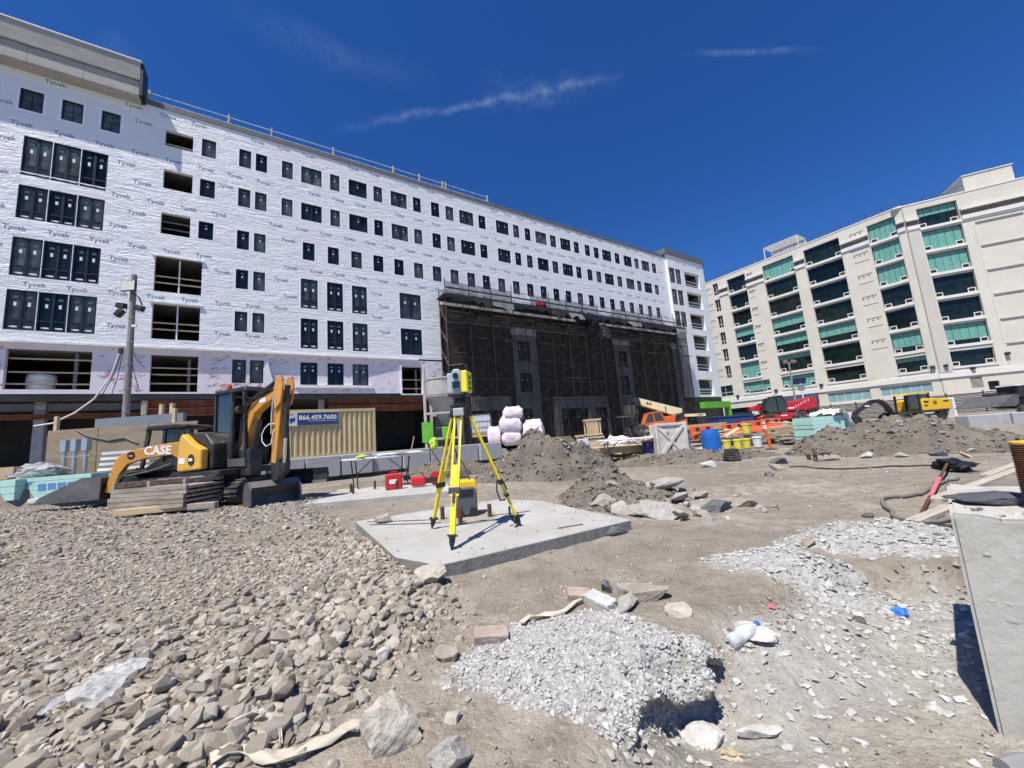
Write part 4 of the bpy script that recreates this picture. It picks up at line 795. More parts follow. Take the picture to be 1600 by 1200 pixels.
v,f=rock_v(4,55,planes=8,rough=.05,sq=(.19,.12,.028)); o=MB().add((v+np.array([0,0,.02])).tolist(),f.tolist()).build('plate_body',pm('slate',(.07,.075,.085),.75,var=.25,scale=6,bump=.4,bscale=30),SP)
TR=thing('threaded_rod','thick rusty threaded rod rising from the pier top','rod',(2.155,1.66,.69))
pr=[(.055,0)]
for k in range(24): z=.006+k*.0092; pr+=[(.050,z),(.056,z+.0046)]
pr+=[(.05,.232),(.0,.232)]; MB().lathe(pr,22).build('rod','rust_bolt',TR); MB().lathe([(.054,.228),(.054,.236),(.0,.236)],18).build('painted_tip','case_yellow',TR)
PP=MB().tube([(1.60,1.52,-.16),(1.68,1.53,-.155),(1.85,1.5,-.15),(2.4,1.3,-.14)],.030,10).build('conduit_stub',pm('pipe_grey',(.22,.225,.215),.6,var=.15)); tag(PP,'grey conduit stub lying at the foot of the concrete pier','pipe')
for k,(pts,l) in enumerate((([(-2.0,5.15),(-1.3,5.0),(-.6,4.92),(.1,5.05)],'upper of two thin wires lying across the slab'),([(-1.9,4.95),(-1.2,4.78),(-.7,4.72)],'lower of two thin wires lying across the slab'),([(.35,4.05),(.62,4.14)],'thin twig lying near the right edge of the slab'))):
    o=MB().tube([(x,y,.166) for x,y in pts],.005,5).build('wire','rust_bolt'); tag(o,l,'wire')
rp=np.random.default_rng(5); gx_=rp.uniform(-2.2,1.1,2600); gy_=rp.uniform(3.2,6.2,2600); k=(sdf(SLABP,gx_,gy_)<-.02)&(rp.random(2600)<np.clip(.15+1.2*fbm(gx_,gy_,1.6,4,3)+.5*sm(.5,.0,-sdf(SLABP,gx_,gy_)),.03,1)); q=stone_field('slab_grit',np.stack([gx_[k],gy_[k],np.full(k.sum(),.16)],1),.003+.014*rp.random(k.sum())**4,'soil_clod',1,8,91,sink=.3); tag(q,'grit and crumbs strewn on the concrete slab','grit',kind='stuff')
# ------------------------------------------------------------------ machines
pm('machine_yellow',(.72,.38,.025),.42,var=.06,scale=3,dirt=(.45,.31,.13),dscale=4,damt=.5,coat=.1); pm('machine_orange',(.60,.27,.035),.45,var=.12,scale=3,dirt=(.36,.24,.12),dscale=3.5,damt=.6); pm('machine_black',(.018,.018,.019),.5,var=.3,dirt=(.075,.068,.058),dscale=3.5,damt=.65); pm('rubber',(.03,.029,.028),.85,var=.3,scale=6,dirt=(.17,.15,.125),dscale=4,damt=.7,bump=.3); pm('worn_steel',(.16,.155,.15),.5,metal=.5,var=.3,scale=4,dirt=(.20,.18,.155),dscale=3,damt=.6); pm('chrome',(.7,.7,.7),.18,metal=1.0,var=.02); pm('cab_glass',(.02,.028,.03),.08,var=.2,spec=.7); pm('seat_blue',(.02,.035,.06),.8); pm('decal_white',(.78,.78,.76),.5,var=.03); pm('decal_black',(.012,.012,.012),.5); pm('beacon',(.55,.09,.01),.3); pm('machine_red',(.50,.012,.022),.38,var=.08,scale=2,dirt=(.30,.05,.05),dscale=2,damt=.3,coat=.2); pm('boom_cream',(.72,.66,.40),.5,var=.06,scale=2,dirt=(.5,.45,.3),dscale=1.5,damt=.3); pm('cab_orange',(.68,.13,.03),.45,var=.08,dirt=(.4,.15,.07),dscale=2,damt=.3); pm('deere_yellow',(.75,.45,.02),.42,var=.06)
def track(P,x0,x1,y0,y1,r,z=0,name='track',m='rubber',lugs=46):
    """rubber crawler loop along local x"""
    pts=[]; n=10
    for k in range(n+1): a=-math.pi/2+math.pi*k/n; pts.append((x1-r+r*math.cos(a),z+r+r*math.sin(a)))
    for k in range(n+1): a=math.pi/2+math.pi*k/n; pts.append((x0+r+r*math.cos(a),z+r+r*math.sin(a)))
    m_=MB(); N_=len(pts); c=((x0+x1)/2,z+r); ins=[(x+(.06 if x<x0+r else -.06 if x>x1-r else 0)*1,zz+(.05 if zz<c[1] else -.05)) for x,zz in pts]
    m_.add([(x,y0,zz) for x,zz in pts]+[(x,y1,zz) for x,zz in pts]+[(x,y0,zz) for x,zz in ins]+[(x,y1,zz) for x,zz in ins],[f for i in range(N_) for j in [(i+1)%N_] for f in ((i,j,N_+j,N_+i),(2*N_+j,2*N_+i,3*N_+i,3*N_+j),(j,i,2*N_+i,2*N_+j),(N_+i,N_+j,3*N_+j,3*N_+i))])
    seg=[]; tot=0
    for i in range(N_): d=math.hypot(pts[(i+1)%N_][0]-pts[i][0],pts[(i+1)%N_][1]-pts[i][1]); seg.append(d); tot+=d
    for k in range(lugs):
        q=tot*k/lugs; i=0
        while q>seg[i]: q-=seg[i]; i+=1
        a=pts[i]; b=pts[(i+1)%N_]; t=q/max(seg[i],1e-6); x=a[0]+(b[0]-a[0])*t; zz=a[1]+(b[1]-a[1])*t; ang=math.degrees(math.atan2(b[1]-a[1],b[0]-a[0]))
        m_.cb((x,(y0+y1)/2,zz),(.04,(y1-y0)*.98,.05),(0,-ang,0))
    o=m_.build(name,m,P); yc=(y0+y1)/2
    MB().box(x0+r,y0+.05,z+r*.5,x1-r,y1-.05,z+r*1.35).build('track_frame','machine_black',o)
    for x in (x0+r,x1-r): MB().cyl((x,y0+.03,z+r),(x,y1-.03,z+r),r*.72,n=16).build('sprocket','machine_black',o)
    k=3
    for i in range(k): MB().cyl((x0+r+(x1-x0-2*r)*(i+.5)/k,y0+.02,z+.16),(x0+r+(x1-x0-2*r)*(i+.5)/k,y1-.02,z+.16),.10,n=12).build('roller','machine_black',o)
    return o
def wheel(P,x,y0,y1,z,r,rim='worn_steel'):
    w=MB(); M=Matrix(((1,0,0,x),(0,0,1,0),(0,1,0,z),(0,0,0,1))); w.lathe([(r*.55,y0),(r*.9,y0),(r,y0+(y1-y0)*.15),(r,y1-(y1-y0)*.15),(r*.9,y1),(r*.55,y1)],22,M)
    for k in range(18):
        a=2*math.pi*k/18; w.cb((x+r*math.cos(a),(y0+y1)/2,z+r*math.sin(a)),(.05,(y1-y0)*.9,.07),(0,-math.degrees(a)+90,20))
    o=w.build('wheel','rubber',P); MB().lathe([(.0,y0-.005),(r*.2,y0-.03),(r*.28,y0+.02),(r*.56,y0+.03),(r*.56,y1-.03),(0,y1-.05)],18,M).build('rim',rim,o); return o
# --- compact excavator
EX=thing('mini_excavator','orange and black mini excavator with its arm folded down to a steel bucket','excavator',(-6.62,9.12,.15))
for x in (-.78,.48): 
    t=track(EX,-.95,.95,-.15,.15,.25); t.rotation_euler=(0,0,R(84)); t.location=(x+.15,.1,0)
MB().box(-.45,-.4,.3,.7,.55,.5).build('undercarriage','machine_black',EX,bevel=.03)
b=MB(); prof=[(0,.0),(.10,.05),(.14,.2),(.10,.36),(.05,.36),(.08,.2),(.05,.06)]; b.prism([(p[0],p[1]) for p in prof],-.78,.78,M_((1.1,.65,.22),(0,0,80))); b.build('dozer_blade','machine_black',EX)
for s in (-.3,.3): MB().box(.2+s,.3,.32,.3+s,.9,.42).build('blade_arm','machine_black',EX)
U=M_((0,0,0),(0,0,-25)); 
def up(): return MB(U)
up().lathe([(.42,.5),(.42,.62)],20).build('slew_ring','machine_black',EX)
up().box(-.95,-.72,.62,.75,.72,.74).build('deck','machine_black',EX,bevel=.02)
cw=up(); cw.prism([(-.86,.76),(-.85,1.10),(-.80,1.50),(-.70,1.60),(-.30,1.36),(.1,1.22),(.1,.78),(-.75,.74)],-.76,-.60); cw.prism([(-.89,.76),(-.88,1.1),(-.82,1.46),(-.72,1.5),(-.65,.76)],-.60,.76); cw.build('counterweight','machine_yellow',EX,bevel=.04,seg=3)
up().prism([(-.62,1.1),(-.68,1.54),(-.58,1.62),(-.1,1.56),(.2,1.32),(.2,.75),(-.62,.75)],-.59,.72).build('engine_hood','machine_black',EX,bevel=.05,seg=3)
o=up(); o.cyl((-.25,-.77,1.0),(-.25,-.78,1.0),.12,n=20); o.build('round_decal','decal_black',EX)
o=up(); o.box(-.33,-.784,.97,-.17,-.781,1.03); o.build('decal','decal_white',EX); up().box(-.76,-.764,.92,-.52,-.761,1.05).build('model_plate','decal_white',EX)
for a,b_ in ((-.85,-.65),): pass
# cab shell: posts, roof, glass
CX0,CX1,CY0,CY1,CZ0,CZ1=-.28,.95,-.28,.68,.75,2.46
for x,y,l in ((CX0,CY0,0),(CX0,CY1,0),(CX1-.15,CY0,.10),(CX1-.15,CY1,.10),(.35,CY0,0)): up().prism([(x-.035+l,CZ0),(x+.035+l,CZ0),(x+.035,CZ1),(x-.035,CZ1)],y-.035,y+.035).build('cab_post','machine_black',EX)
up().prism([(CX0-.05,CZ1),(CX1-.02,CZ1-.02),(CX1-.08,CZ1+.09),(CX0,CZ1+.09)],CY0-.05,CY1+.05).build('cab_roof','machine_black',EX,bevel=.03,seg=3)
up().box(CX0,CY0-.006,1.45,.33,CY0+.006,CZ1-.02).build('cab_window','cab_glass',EX); up().box(CX0-.006,CY0+.04,1.4,CX0+.006,CY1-.04,CZ1-.03).build('cab_window','cab_glass',EX); up().box(CX0,CY1-.006,1.2,CX1-.2,CY1+.006,CZ1-.03).build('cab_window','cab_glass',EX)
up().box(CX0,CY0-.02,.75,.40,CY0+.02,1.45).build('cab_panel','machine_black',EX,bevel=.02)
up().box(.05,0,.85,.5,.45,1.05).box(.0,.0,1.05,.14,.45,1.6).build('seat','seat_blue',EX,bevel=.05)
for y in (-.12,.52): up().box(.45,y-.05,.8,.62,y+.05,1.25).cyl((.55,y,1.25),(.57,y,1.42),.02,n=6).build('console','machine_black',EX)
up().cyl((-.1,-.12,CZ1+.09),(-.1,-.12,CZ1+.13),.03,n=10).build('beacon_base','machine_black',EX); up().lathe([(.055,CZ1+.13),(.06,CZ1+.2),(.04,CZ1+.26),(0,CZ1+.27)],14,M_((-.1,-.12,0))).build('beacon','beacon',EX)
# boom, stick, bucket
up().box(.7,-.30,.55,1.05,-.02,1.15).build('swing_post','machine_black',EX,bevel=.04)
bm_=[(.64,.95),(.62,1.30),(.74,1.72),(.84,1.98),(1.02,2.15),(1.35,2.26),(1.80,2.36),(1.94,2.37),(1.96,2.25),(1.85,2.19),(1.4,2.05),(1.10,1.90),(.97,1.66),(.80,1.28),(.80,.95)]
up().prism(bm_,-.25,-.07).build('boom','machine_orange',EX,bevel=.025)
up().box(1.28,-.256,2.12,1.5,-.252,2.22).build('boom_decal','decal_white',EX); o=up(); o.cyl((.72,-.36,2.02),(.84,-.36,2.02),.085,n=14); o.build('work_lamp','machine_black',EX)
up().tube([(.70,-.29,1.2),(.78,-.30,1.7),(.92,-.30,2.08),(1.3,-.29,2.28),(1.75,-.28,2.42)],.016).build('hose','machine_black',EX); up().tube([(.66,-.29,1.25),(.74,-.31,1.75),(.88,-.31,2.12),(1.3,-.30,2.33),(1.75,-.29,2.46)],.014).build('hose','machine_black',EX)
up().cyl((1.0,-.16,2.26),(1.65,-.16,2.52),.05,n=10).cyl((1.65,-.16,2.52),(1.95,-.16,2.56),.024,n=8).build('stick_cylinder','machine_black',EX); up().cyl((.95,-.16,1.0),(1.15,-.16,1.75),.06,n=10).build('boom_cylinder','machine_black',EX)
for y in (-.30,-.06): up().prism([(1.88,2.52),(1.96,2.64),(2.08,2.62),(2.13,2.40),(2.06,2.05),(1.86,1.9),(1.82,2.25)],y,y+.045).build('stick_cheek','machine_orange',EX,bevel=.01)
up().prism([(1.83,2.28),(2.03,2.18),(2.0,1.85),(1.86,.78),(1.70,.80),(1.74,1.8)],-.25,-.07).build('stick','machine_orange',EX,bevel=.02)
up().cyl((2.10,-.16,2.42),(2.04,-.16,1.3),.055,n=12).build('bucket_cylinder','machine_black',EX); up().cyl((2.04,-.16,1.3),(2.0,-.16,.72),.03,n=10).build('cylinder_rod','chrome',EX)
up().tube([(1.84,-.27,1.62),(1.72,-.31,1.62),(1.62,-.34,1.54),(1.56,-.36,1.40),(1.58,-.36,1.26),(1.66,-.33,1.16),(1.76,-.29,1.2),(1.82,-.27,1.5)],.011).build('hose','decal_white',EX); up().tube([(1.80,-.28,2.2),(1.78,-.3,1.8),(1.76,-.29,1.4)],.016).build('hose','chrome',EX)
up().prism([(1.66,.88),(1.95,.88),(1.98,.55),(1.86,.42),(1.70,.46)],-.24,-.08).build('bucket_coupler','machine_black',EX,bevel=.02); up().prism([(1.95,.80),(2.12,.78),(2.1,.62),(1.95,.5)],-.22,-.10).build('bucket_link','machine_black',EX)
bk=MB(U@M_((1.66,-.16,0),(0,0,-18))); pf=[(-.30,-.08),(-.34,.18),(-.22,.42),(.05,.46),(.16,.34),(.05,.30),(-.12,.28),(-.2,.12),(-.14,-.05)]; bk.prism(pf,-.45,.45); bk.prism([(-.30,-.08),(-.34,.18),(-.22,.42),(.05,.46),(.24,.30),(.26,.0)],-.47,-.445); bk.prism([(-.30,-.08),(-.34,.18),(-.22,.42),(.05,.46),(.24,.30),(.26,.0)],.445,.47); bk.box(-.36,-.46,-.12,-.24,.46,-.06); bk.build('bucket','worn_steel',EX)
lettering('MX22T',.11,'decal_white',EX,U@M_((1.72,-.16,0),(0,0,-18))@Vector((-.352,-.1,.2)),(R(80),R(90),R(-133)))
for k in range(5): up().tube([(.85,-.05+.05*k,.8),(1.0,-.05+.05*k,1.0+.05*k),(.95,-.1+.05*k,1.35)],.013,5).build('hose','machine_black',EX)
up().box(.30,CY0-.05,.78,.95,CY0-.01,.95).build('step','worn_steel',EX); up().tube([(.45,CY0-.05,1.0),(.5,CY0-.08,1.3),(.5,CY0-.08,1.9),(.45,CY0-.04,2.2)],.013).build('grab_rail','machine_black',EX)
up().box(-.6,-.30,1.565,-.35,-.1,1.575).build('hood_label','decal_white',EX); up().cyl((-.65,.3,1.55),(-.65,.3,1.8),.04,n=10).build('exhaust','worn_steel',EX)
# --- compact track loader behind it
LD=thing('track_loader','compact track loader with orange lift arm and black bucket lowered to the gravel','loader',(-10,10.75,.32),180)
arm=[(-1.70,1.34),(-1.0,1.30),(-.24,1.21),(.12,1.12),(.30,.97),(.38,.69),(.53,.18),(.30,.13),(.17,.60),(-.02,.84),(-.46,.95),(-1.15,1.0),(-1.5,.78),(-1.72,.80)]
for y0 in (.72,-.84): MB().prism(arm,y0,y0+.12).build('lift_arm','machine_orange',LD,bevel=.02)
MB().box(.3,-.72,.3,.5,.72,.45).build('arm_cross_tube','machine_orange',LD)
lettering('CASE',.30,'decal_white',LD,(-.80,.847,1.13),(R(90),R(2),R(180)),bold=.012); 
o=MB(); o.cyl((-.12,.842,1.06),(-.12,.85,1.06),.10,n=20); o.build('round_decal','decal_black',LD); MB().box(-.17,.851,1.03,-.07,.853,1.07).build('decal','machine_orange',LD)
track(LD,-1.65,.25,.42,.84,.34); track(LD,-1.65,.25,-.84,-.42,.34)
MB().prism([(-1.75,.3),(-1.8,1.1),(-1.55,1.30),(-.9,1.25),(.1,.6),(.1,.3)],-.42,.42).build('chassis','machine_black',LD,bevel=.04)
for y in (.40,-.46):
    for q in ([(-.05,.65),(.03,.65),(-.12,1.74),(-.22,1.74)],[(-1.15,1.25),(-1.05,1.25),(-1.02,1.72),(-1.12,1.72)],[(-1.55,1.25),(-1.45,1.25),(-1.06,1.70),(-1.16,1.74)],[(-.6,.9),(-.53,.9),(-.56,1.72),(-.63,1.72)]): MB().prism(q,y,y+.06).build('cab_post','machine_black',LD)
MB().prism([(-.08,1.70),(-1.2,1.70),(-1.2,1.78),(-1.0,1.82),(-.2,1.82)],-.5,.5).build('cab_roof','machine_black',LD,bevel=.03)
MB().box(-1.1,.42,.95,-.6,.43,1.70).build('side_screen','cab_glass',LD)
for k in range(9): MB().box(-1.1+.056*k,.432,1.0,-1.092+.056*k,.438,1.7).build('screen_bar','machine_black',LD)
MB().box(-.75,-.25,.75,-.35,.25,.9).box(-.85,-.25,.9,-.7,.25,1.45).build('seat','seat_blue',LD,bevel=.04)
bk=MB(); bk.prism([(.55,.02),(.50,.55),(.85,.58),(1.0,.52),(.60,.50),(.62,.08),(2.15,.05),(2.2,.0)],-.92,.92); bk.build('bucket','machine_black',LD)
for y in (-.95,.92): MB().prism([(.52,.02),(.50,.57),(1.0,.58),(2.05,.16),(2.2,.0)],y,y+.03).build('bucket_side','worn_steel',LD)
MB().box(2.02,-.97,.0,2.24,.97,.05).build('cutting_edge','worn_steel',LD); MB().prism([(.36,.1),(.52,.1),(.5,.55),(.38,.5)],-.6,.6).build('coupler','machine_black',LD); MB().cyl((-.1,.62,.7),(.36,.62,.42),.045,n=8).build('tilt_cylinder','machine_black',LD); MB().tube([(-1.2,.87,.78),(-.6,.87,.62),(.0,.86,.55)],.02).build('hose','worn_steel',LD)
# --- red rotating telehandler
RT=thing('red_telehandler','big red rotating telehandler parked before the cream building','telehandler',(29.1,43,.45)); RT.scale=(1.45,)*3
MB().prism([(-1.35,.28),(-1.45,.60),(-.9,.78),(1.5,.82),(1.9,.75),(1.9,.30)],-.55,.55).build('chassis','machine_red',RT,bevel=.04)
for y0,y1 in ((-.8,-.5),(.5,.8)):
    for x in (-1.05,1.22): wheel(RT,x,y0,y1,.38,.42)
MB().prism([(.3,.9),(.42,1.55),(1.4,1.68),(2.3,1.84),(2.78,1.74),(2.76,1.05),(2.2,.92)],-.55,-.05).build('boom_housing','machine_red',RT,bevel=.05)
MB().prism([(-1.95,1.15),(-1.95,1.42),(-1.3,1.55),(.5,1.2),(.5,.95)],.0,.35).build('boom','machine_red',RT,bevel=.03)
MB().prism([(-1.0,.85),(-1.25,1.3),(-.85,2.0),(.15,2.08),(.42,1.5),(.3,.85)],-.6,.0).build('cab','cab_glass',RT,bevel=.04)
for q in ([(-1.28,1.28),(-1.2,1.28),(-.82,2.05),(-.9,2.05)],[(-.9,2.0),(.2,2.06),(.2,2.13),(-.9,2.07)],[(-.25,.85),(-.18,.85),(-.25,2.05),(-.32,2.05)],[(.38,1.45),(.45,1.5),(.2,2.1),(.12,2.06)]): MB().prism(q,-.63,-.57).build('cab_frame','machine_black',RT)
MB().cb((.1,-.3,2.2),(.6,.4,.12)).build('roof_guard','decal_white',RT); MB().box(2.0,-.6,.2,2.7,.6,.9).build('outrigger_block','machine_black',RT,bevel=.06); MB().cyl((1.9,-.7,.1),(2.4,-.7,.5),.05,n=6).build('outrigger','worn_steel',RT)
for k in range(6): MB().box(1.12+k*.2,-.557,1.12+k*.09,1.17+k*.2,-.552,1.3+k*.09).build('stripe','decal_white',RT)
MB().box(.55,-.557,1.08,1.0,-.552,1.18).build('decal','decal_white',RT); MB().box(-.1,-.557,.58,.4,-.552,.65).build('decal','decal_white',RT); MB().box(-.62,-.557,.36,-.3,-.552,.42).build('decal','decal_white',RT)
# --- cream-boomed telehandler in front of the scaffold
JT=thing('orange_telehandler','orange telehandler with cream boom raised toward the netted scaffold','telehandler',(14.9,42,.05)); JT.scale=(1.75,)*3
MB().prism([(-.72,2.46),(-.62,2.0),(1.30,1.24),(1.80,1.26),(1.86,1.62),(1.4,1.75)],-.22,.22).build('boom','boom_cream',JT,bevel=.02); MB().prism([(-.75,2.50),(-.72,2.44),(1.4,1.74),(1.4,1.80)],-.18,.18).build('boom_top_rail','machine_black',JT)
lettering('JLG',.22,'decal_black',JT,(-.15,-.226,2.07),(R(90),R(20),0),bold=.01); MB().box(.80,-.228,1.46,.86,-.222,1.83).build('boom_band','machine_black',JT)
MB().prism([(-.72,2.5),(-1.05,2.48),(-1.12,2.2),(-.9,1.95),(-.66,2.1)],-.2,.2).build('boom_head','machine_black',JT,bevel=.03); MB().prism([(-.98,2.2),(-.85,2.2),(-.8,1.45),(-.95,1.4)],-.1,.1).build('tilt_arm','machine_black',JT)
for q in ((-1.52,1.5,-1.46,2.05),(-1.2,1.5,-1.14,2.05)): MB().box(q[0],-.5,q[1],q[2],.5,q[3]).build('fork_carriage','worn_steel',JT)
for y in (-.35,.25): MB().box(-2.1,y,1.36,-1.1,y+.1,1.42).build('fork','worn_steel',JT)
MB().prism([(-.76,.52),(-.80,.8),(-.48,1.42),(.30,1.50),(.55,.95),(.5,.5)],-.75,-.2).build('cab_glass','cab_glass',JT)
for q in ([(-.50,1.40),(.34,1.48),(.34,1.56),(-.56,1.48)],[(-.82,.78),(-.75,.78),(-.46,1.45),(-.54,1.45)],[(.22,1.5),(.3,1.5),(.58,.9),(.5,.9)],[(-.16,.9),(-.10,.9),(-.14,1.45),(-.2,1.45)],[(-.80,.50),(-.82,.82),(-.2,.92),(.6,.95),(.5,.5)]): MB().prism(q,-.78,-.18).build('cab_frame','cab_orange',JT,bevel=.015)
MB().prism([(.5,.4),(.6,1.2),(1.5,1.25),(1.95,1.05),(1.95,.4)],-.5,.5).build('engine_body','cab_orange',JT,bevel=.04); MB().prism([(1.2,.9),(1.3,1.3),(1.7,1.35),(1.9,1.0)],-.52,.52).build('boom_pivot','machine_black',JT); MB().cyl((.6,-.1,1.1),(1.2,-.1,.8),.05,n=8).build('lift_cylinder','chrome',JT)
for y0,y1 in ((-.85,-.5),(.5,.85)):
    for x in (-1.0,1.3): wheel(JT,x,y0,y1,.42,.40)
MB().box(-1.2,-.45,.4,1.5,.45,.6).build('chassis','machine_black',JT)
o=MB().box(0,-.12,0,2.1,.12,.27).build('cream_jib','boom_cream',None,loc=(17.6,40,1.95),rot=(0,R(2),0)); o2=MB().box(1.3,-.125,.08,1.8,-.121,.18).build('decal','decal_black',o); tag(o,'cream steel jib beam lying above the lumber right of the orange telehandler','beam')
# --- yellow excavator behind the right dirt pile
DE=thing('yellow_excavator','yellow excavator with black arm behind the right dirt pile','excavator',(24.9,26,.25))
track(DE,.2,3.0,-.9,-.5,.30); track(DE,.2,3.0,.5,.9,.30)
MB().prism([(1.5,.62),(1.5,1.35),(1.7,1.42),(2.1,1.40),(3.3,1.30),(3.45,1.2),(3.4,.62)],-.9,.9).build('engine_body','deere_yellow',DE,bevel=.05); MB().box(.5,-.85,.5,3.2,.85,.64).build('deck','machine_black',DE)
for x,y,z,a,b_ in ((1.65,-.905,1.12,.3,.12),(1.65,-.905,.9,.2,.1),(2.9,-.905,1.1,.35,.1)): MB().box(x,y,z,x+a,y+.006,z+b_).build('vent','decal_black',DE)
o=MB(); o.cyl((2.35,-.905,1.1),(2.35,-.91,1.1),.12,n=18); o.build('badge','decal_black',DE); MB().box(2.28,-.914,1.08,2.42,-.911,1.13).build('decal','deere_yellow',DE)
for q in ([(.62,.62),(.72,.62),(.78,1.72),(.68,1.72)],[(1.35,.62),(1.45,.62),(1.48,1.72),(1.38,1.72)],[(2.02,1.3),(2.1,1.3),(2.14,1.74),(2.05,1.74)]): MB().prism(q,-.88,-.80).build('cab_post','machine_black',DE); MB().prism(q,-.02,.06).build('cab_post','machine_black',DE)
MB().prism([(.62,1.70),(2.2,1.76),(2.15,1.84),(.7,1.80)],-.92,.08).build('cab_roof','deere_yellow',DE,bevel=.02); MB().box(.72,-.84,.8,2.0,-.82,1.7).build('cab_glass','cab_glass',DE)
MB().prism([(.8,.55),(.4,1.25),(-.1,1.62),(-.75,1.55),(-.72,1.40),(-.15,1.38),(.2,1.1),(.55,.5)],.2,.45).build('boom','machine_black',DE,bevel=.02); MB().prism([(-.5,1.62),(-.75,1.56),(-1.95,.85),(-2.1,.5),(-1.9,.5),(-1.75,.72),(-.5,1.38)],.22,.43).build('stick','machine_black',DE,bevel=.02); MB().prism([(-2.2,.0),(-2.25,.5),(-1.85,.55),(-1.7,.3),(-1.8,.0)],.0,.6).build('bucket','machine_black',DE); MB().box(-1.2,.195,1.16,-.9,.198,1.26).build('decal','decal_white',DE,rot=(0,0,0))
# --- skid loader behind the concrete blocks, far right
SK=thing('skid_steer','dark skid steer loader with raised bucket behind the right concrete blocks','loader',(25.8,20.5,0.1))
bk=MB(); bk.prism([(-1.5,.75),(-.6,1.3),(-.4,1.26),(-.45,.85),(-.65,.72)],-1,1); bk.build('bucket','worn_steel',SK)
MB().prism([(-.55,.8),(-.4,1.45),(.3,1.1),(.9,1.2),(1.6,1.3),(1.6,.6),(.2,.6)],-.5,.5).build('body','machine_black',SK,bevel=.04); MB().box(.4,-.5,1.1,1.6,.5,1.75).build('cab','machine_black',SK,bevel=.05); MB().box(.3,-.4,1.75,1.5,.4,1.83).build('roof_panel','decal_white',SK)
wheel(SK,.3,-.75,-.5,.35,.38); wheel(SK,1.4,-.75,-.5,.35,.38); MB().prism([(-.5,1.1),(-.35,1.3),(1.4,1.5),(1.4,1.35)],-.72,-.55).build('lift_arm','machine_black',SK)
# ------------------------------------------------------------------ yard clutter, left to right
FR=M_((0,0,0),(0,0,32.7))
def fpos(s,d): return (.8415*s-.5402*d,.5402*s+.8415*d)
pm('container_tan',(.56,.45,.24),.55,var=.05,scale=1.2,dirt=(.42,.31,.16),dscale=1.5,damt=.35); pm('sign_navy',(.025,.045,.14),.5,var=.05); pm('sign_pale',(.58,.62,.68),.5,var=.04); pm('sign_gold',(.65,.38,.08),.5)
CT=thing('shipping_container','tan corrugated storage container with a blue phone-number sign','container',(*fpos(-.75,23.4),.85),32.7)
LN=6.06; c=MB(); n=22; zt=2.45; pts=[]
for k in range(n):
    x0=.08+(LN-.16)*k/n; w_=(LN-.16)/n
    for dx,y in ((0,0),(.28,0),(.42,.06),(.86,.06)): pts.append((x0+w_*dx,y))
pts.append((LN-.08,0)); m=len(pts); c.add([(x,y,.12) for x,y in pts]+[(x,y,zt) for x,y in pts],[(i,i+1,m+i+1,m+i) for i in range(m-1)]); c.build('side_wall','container_tan',CT)
for z0,z1 in ((0,.14),(2.44,2.59)): MB().box(0,-.02,z0,LN,.1,z1).build('side_rail','container_tan',CT)
for x in (0,LN-.12): MB().box(x,-.03,0,x+.12,.12,2.59).build('corner_post','container_tan',CT)
for x in (-.01,LN-.17):
    for z in (-.01,2.46): MB().box(x,-.04,z,x+.18,.16,z+.14).build('corner_casting','container_tan',CT,bevel=.01)
MB().box(.02,.08,.02,LN-.02,2.4,2.5).build('body','container_tan',CT)
sg=MB().box(.35,-.06,1.72,4.05,-.03,2.44).build('sign','sign_pale',CT); MB().box(2.05,-.068,1.74,4.03,-.06,2.42).build('sign_panel','sign_navy',sg)
lettering('866.459.7600',.34,'decal_white',sg,(3.04,-.072,2.14),(R(90),0,0),bold=.008); MB().box(2.55,-.072,1.95,3.95,-.0685,1.965).build('underline','decal_white',sg)
lettering('mobile',.26,'print_grey',sg,(1.08,-.064,2.22),(R(90),0,0)); lettering('modular',.26,'print_grey',sg,(1.16,-.064,2.03),(R(90),0,0)); lettering('Portable Storage',.09,'print_grey',sg,(1.05,-.064,1.86),(R(90),0,0)); MB().prism([(1.68,2.1),(1.95,2.18),(1.95,2.0),(1.72,1.86)],-.068,-.062).build('logo_block','sign_navy',sg); MB().prism([(1.4,2.36),(1.75,2.3),(1.95,2.36),(1.75,2.40)],-.068,-.062).build('logo_roof','sign_gold',sg)
# precast retaining blocks
pm('block_grey',(.36,.37,.375),.88,var=.10,scale=1.5,bump=.2,bscale=30,dirt=(.28,.275,.26),dscale=1.2,damt=.5); pm('pink_chalk',(.6,.25,.28),.8)
where=['leftmost','second','third','fourth','fifth','sixth','seventh','eighth','ninth']
bk_=MB().box(0,0,0,1.16,.6,.78).mesh('concrete_block','block_grey')
for k in range(9):
    x,y=fpos(-1.2+1.2*k,16.25+(.12 if k%3==1 else 0)); o=link('concrete_block',bk_,None,(x,y,.16),(0,0,R(32.7+random.uniform(-1.5,1.5)))); b=o.modifiers.new('bevel','BEVEL'); b.width=.03; b.segments=2
    tag(o,f'{where[k]} grey precast block from the left in the low retaining wall','block','blocks of the low retaining wall')
bk2=MB().box(0,0,0,1.5,.7,.62).mesh('concrete_block','block_grey')
for k in range(4):
    o=link('concrete_block',bk2,None,(20.2+1.53*k,17.4-.35*k,-.05),(0,0,R(-13))); b=o.modifiers.new('bevel','BEVEL'); b.width=.03; b.segments=2
    tag(o,f'{where[k]} grey block from the left in the short wall at far right','block','blocks at far right')
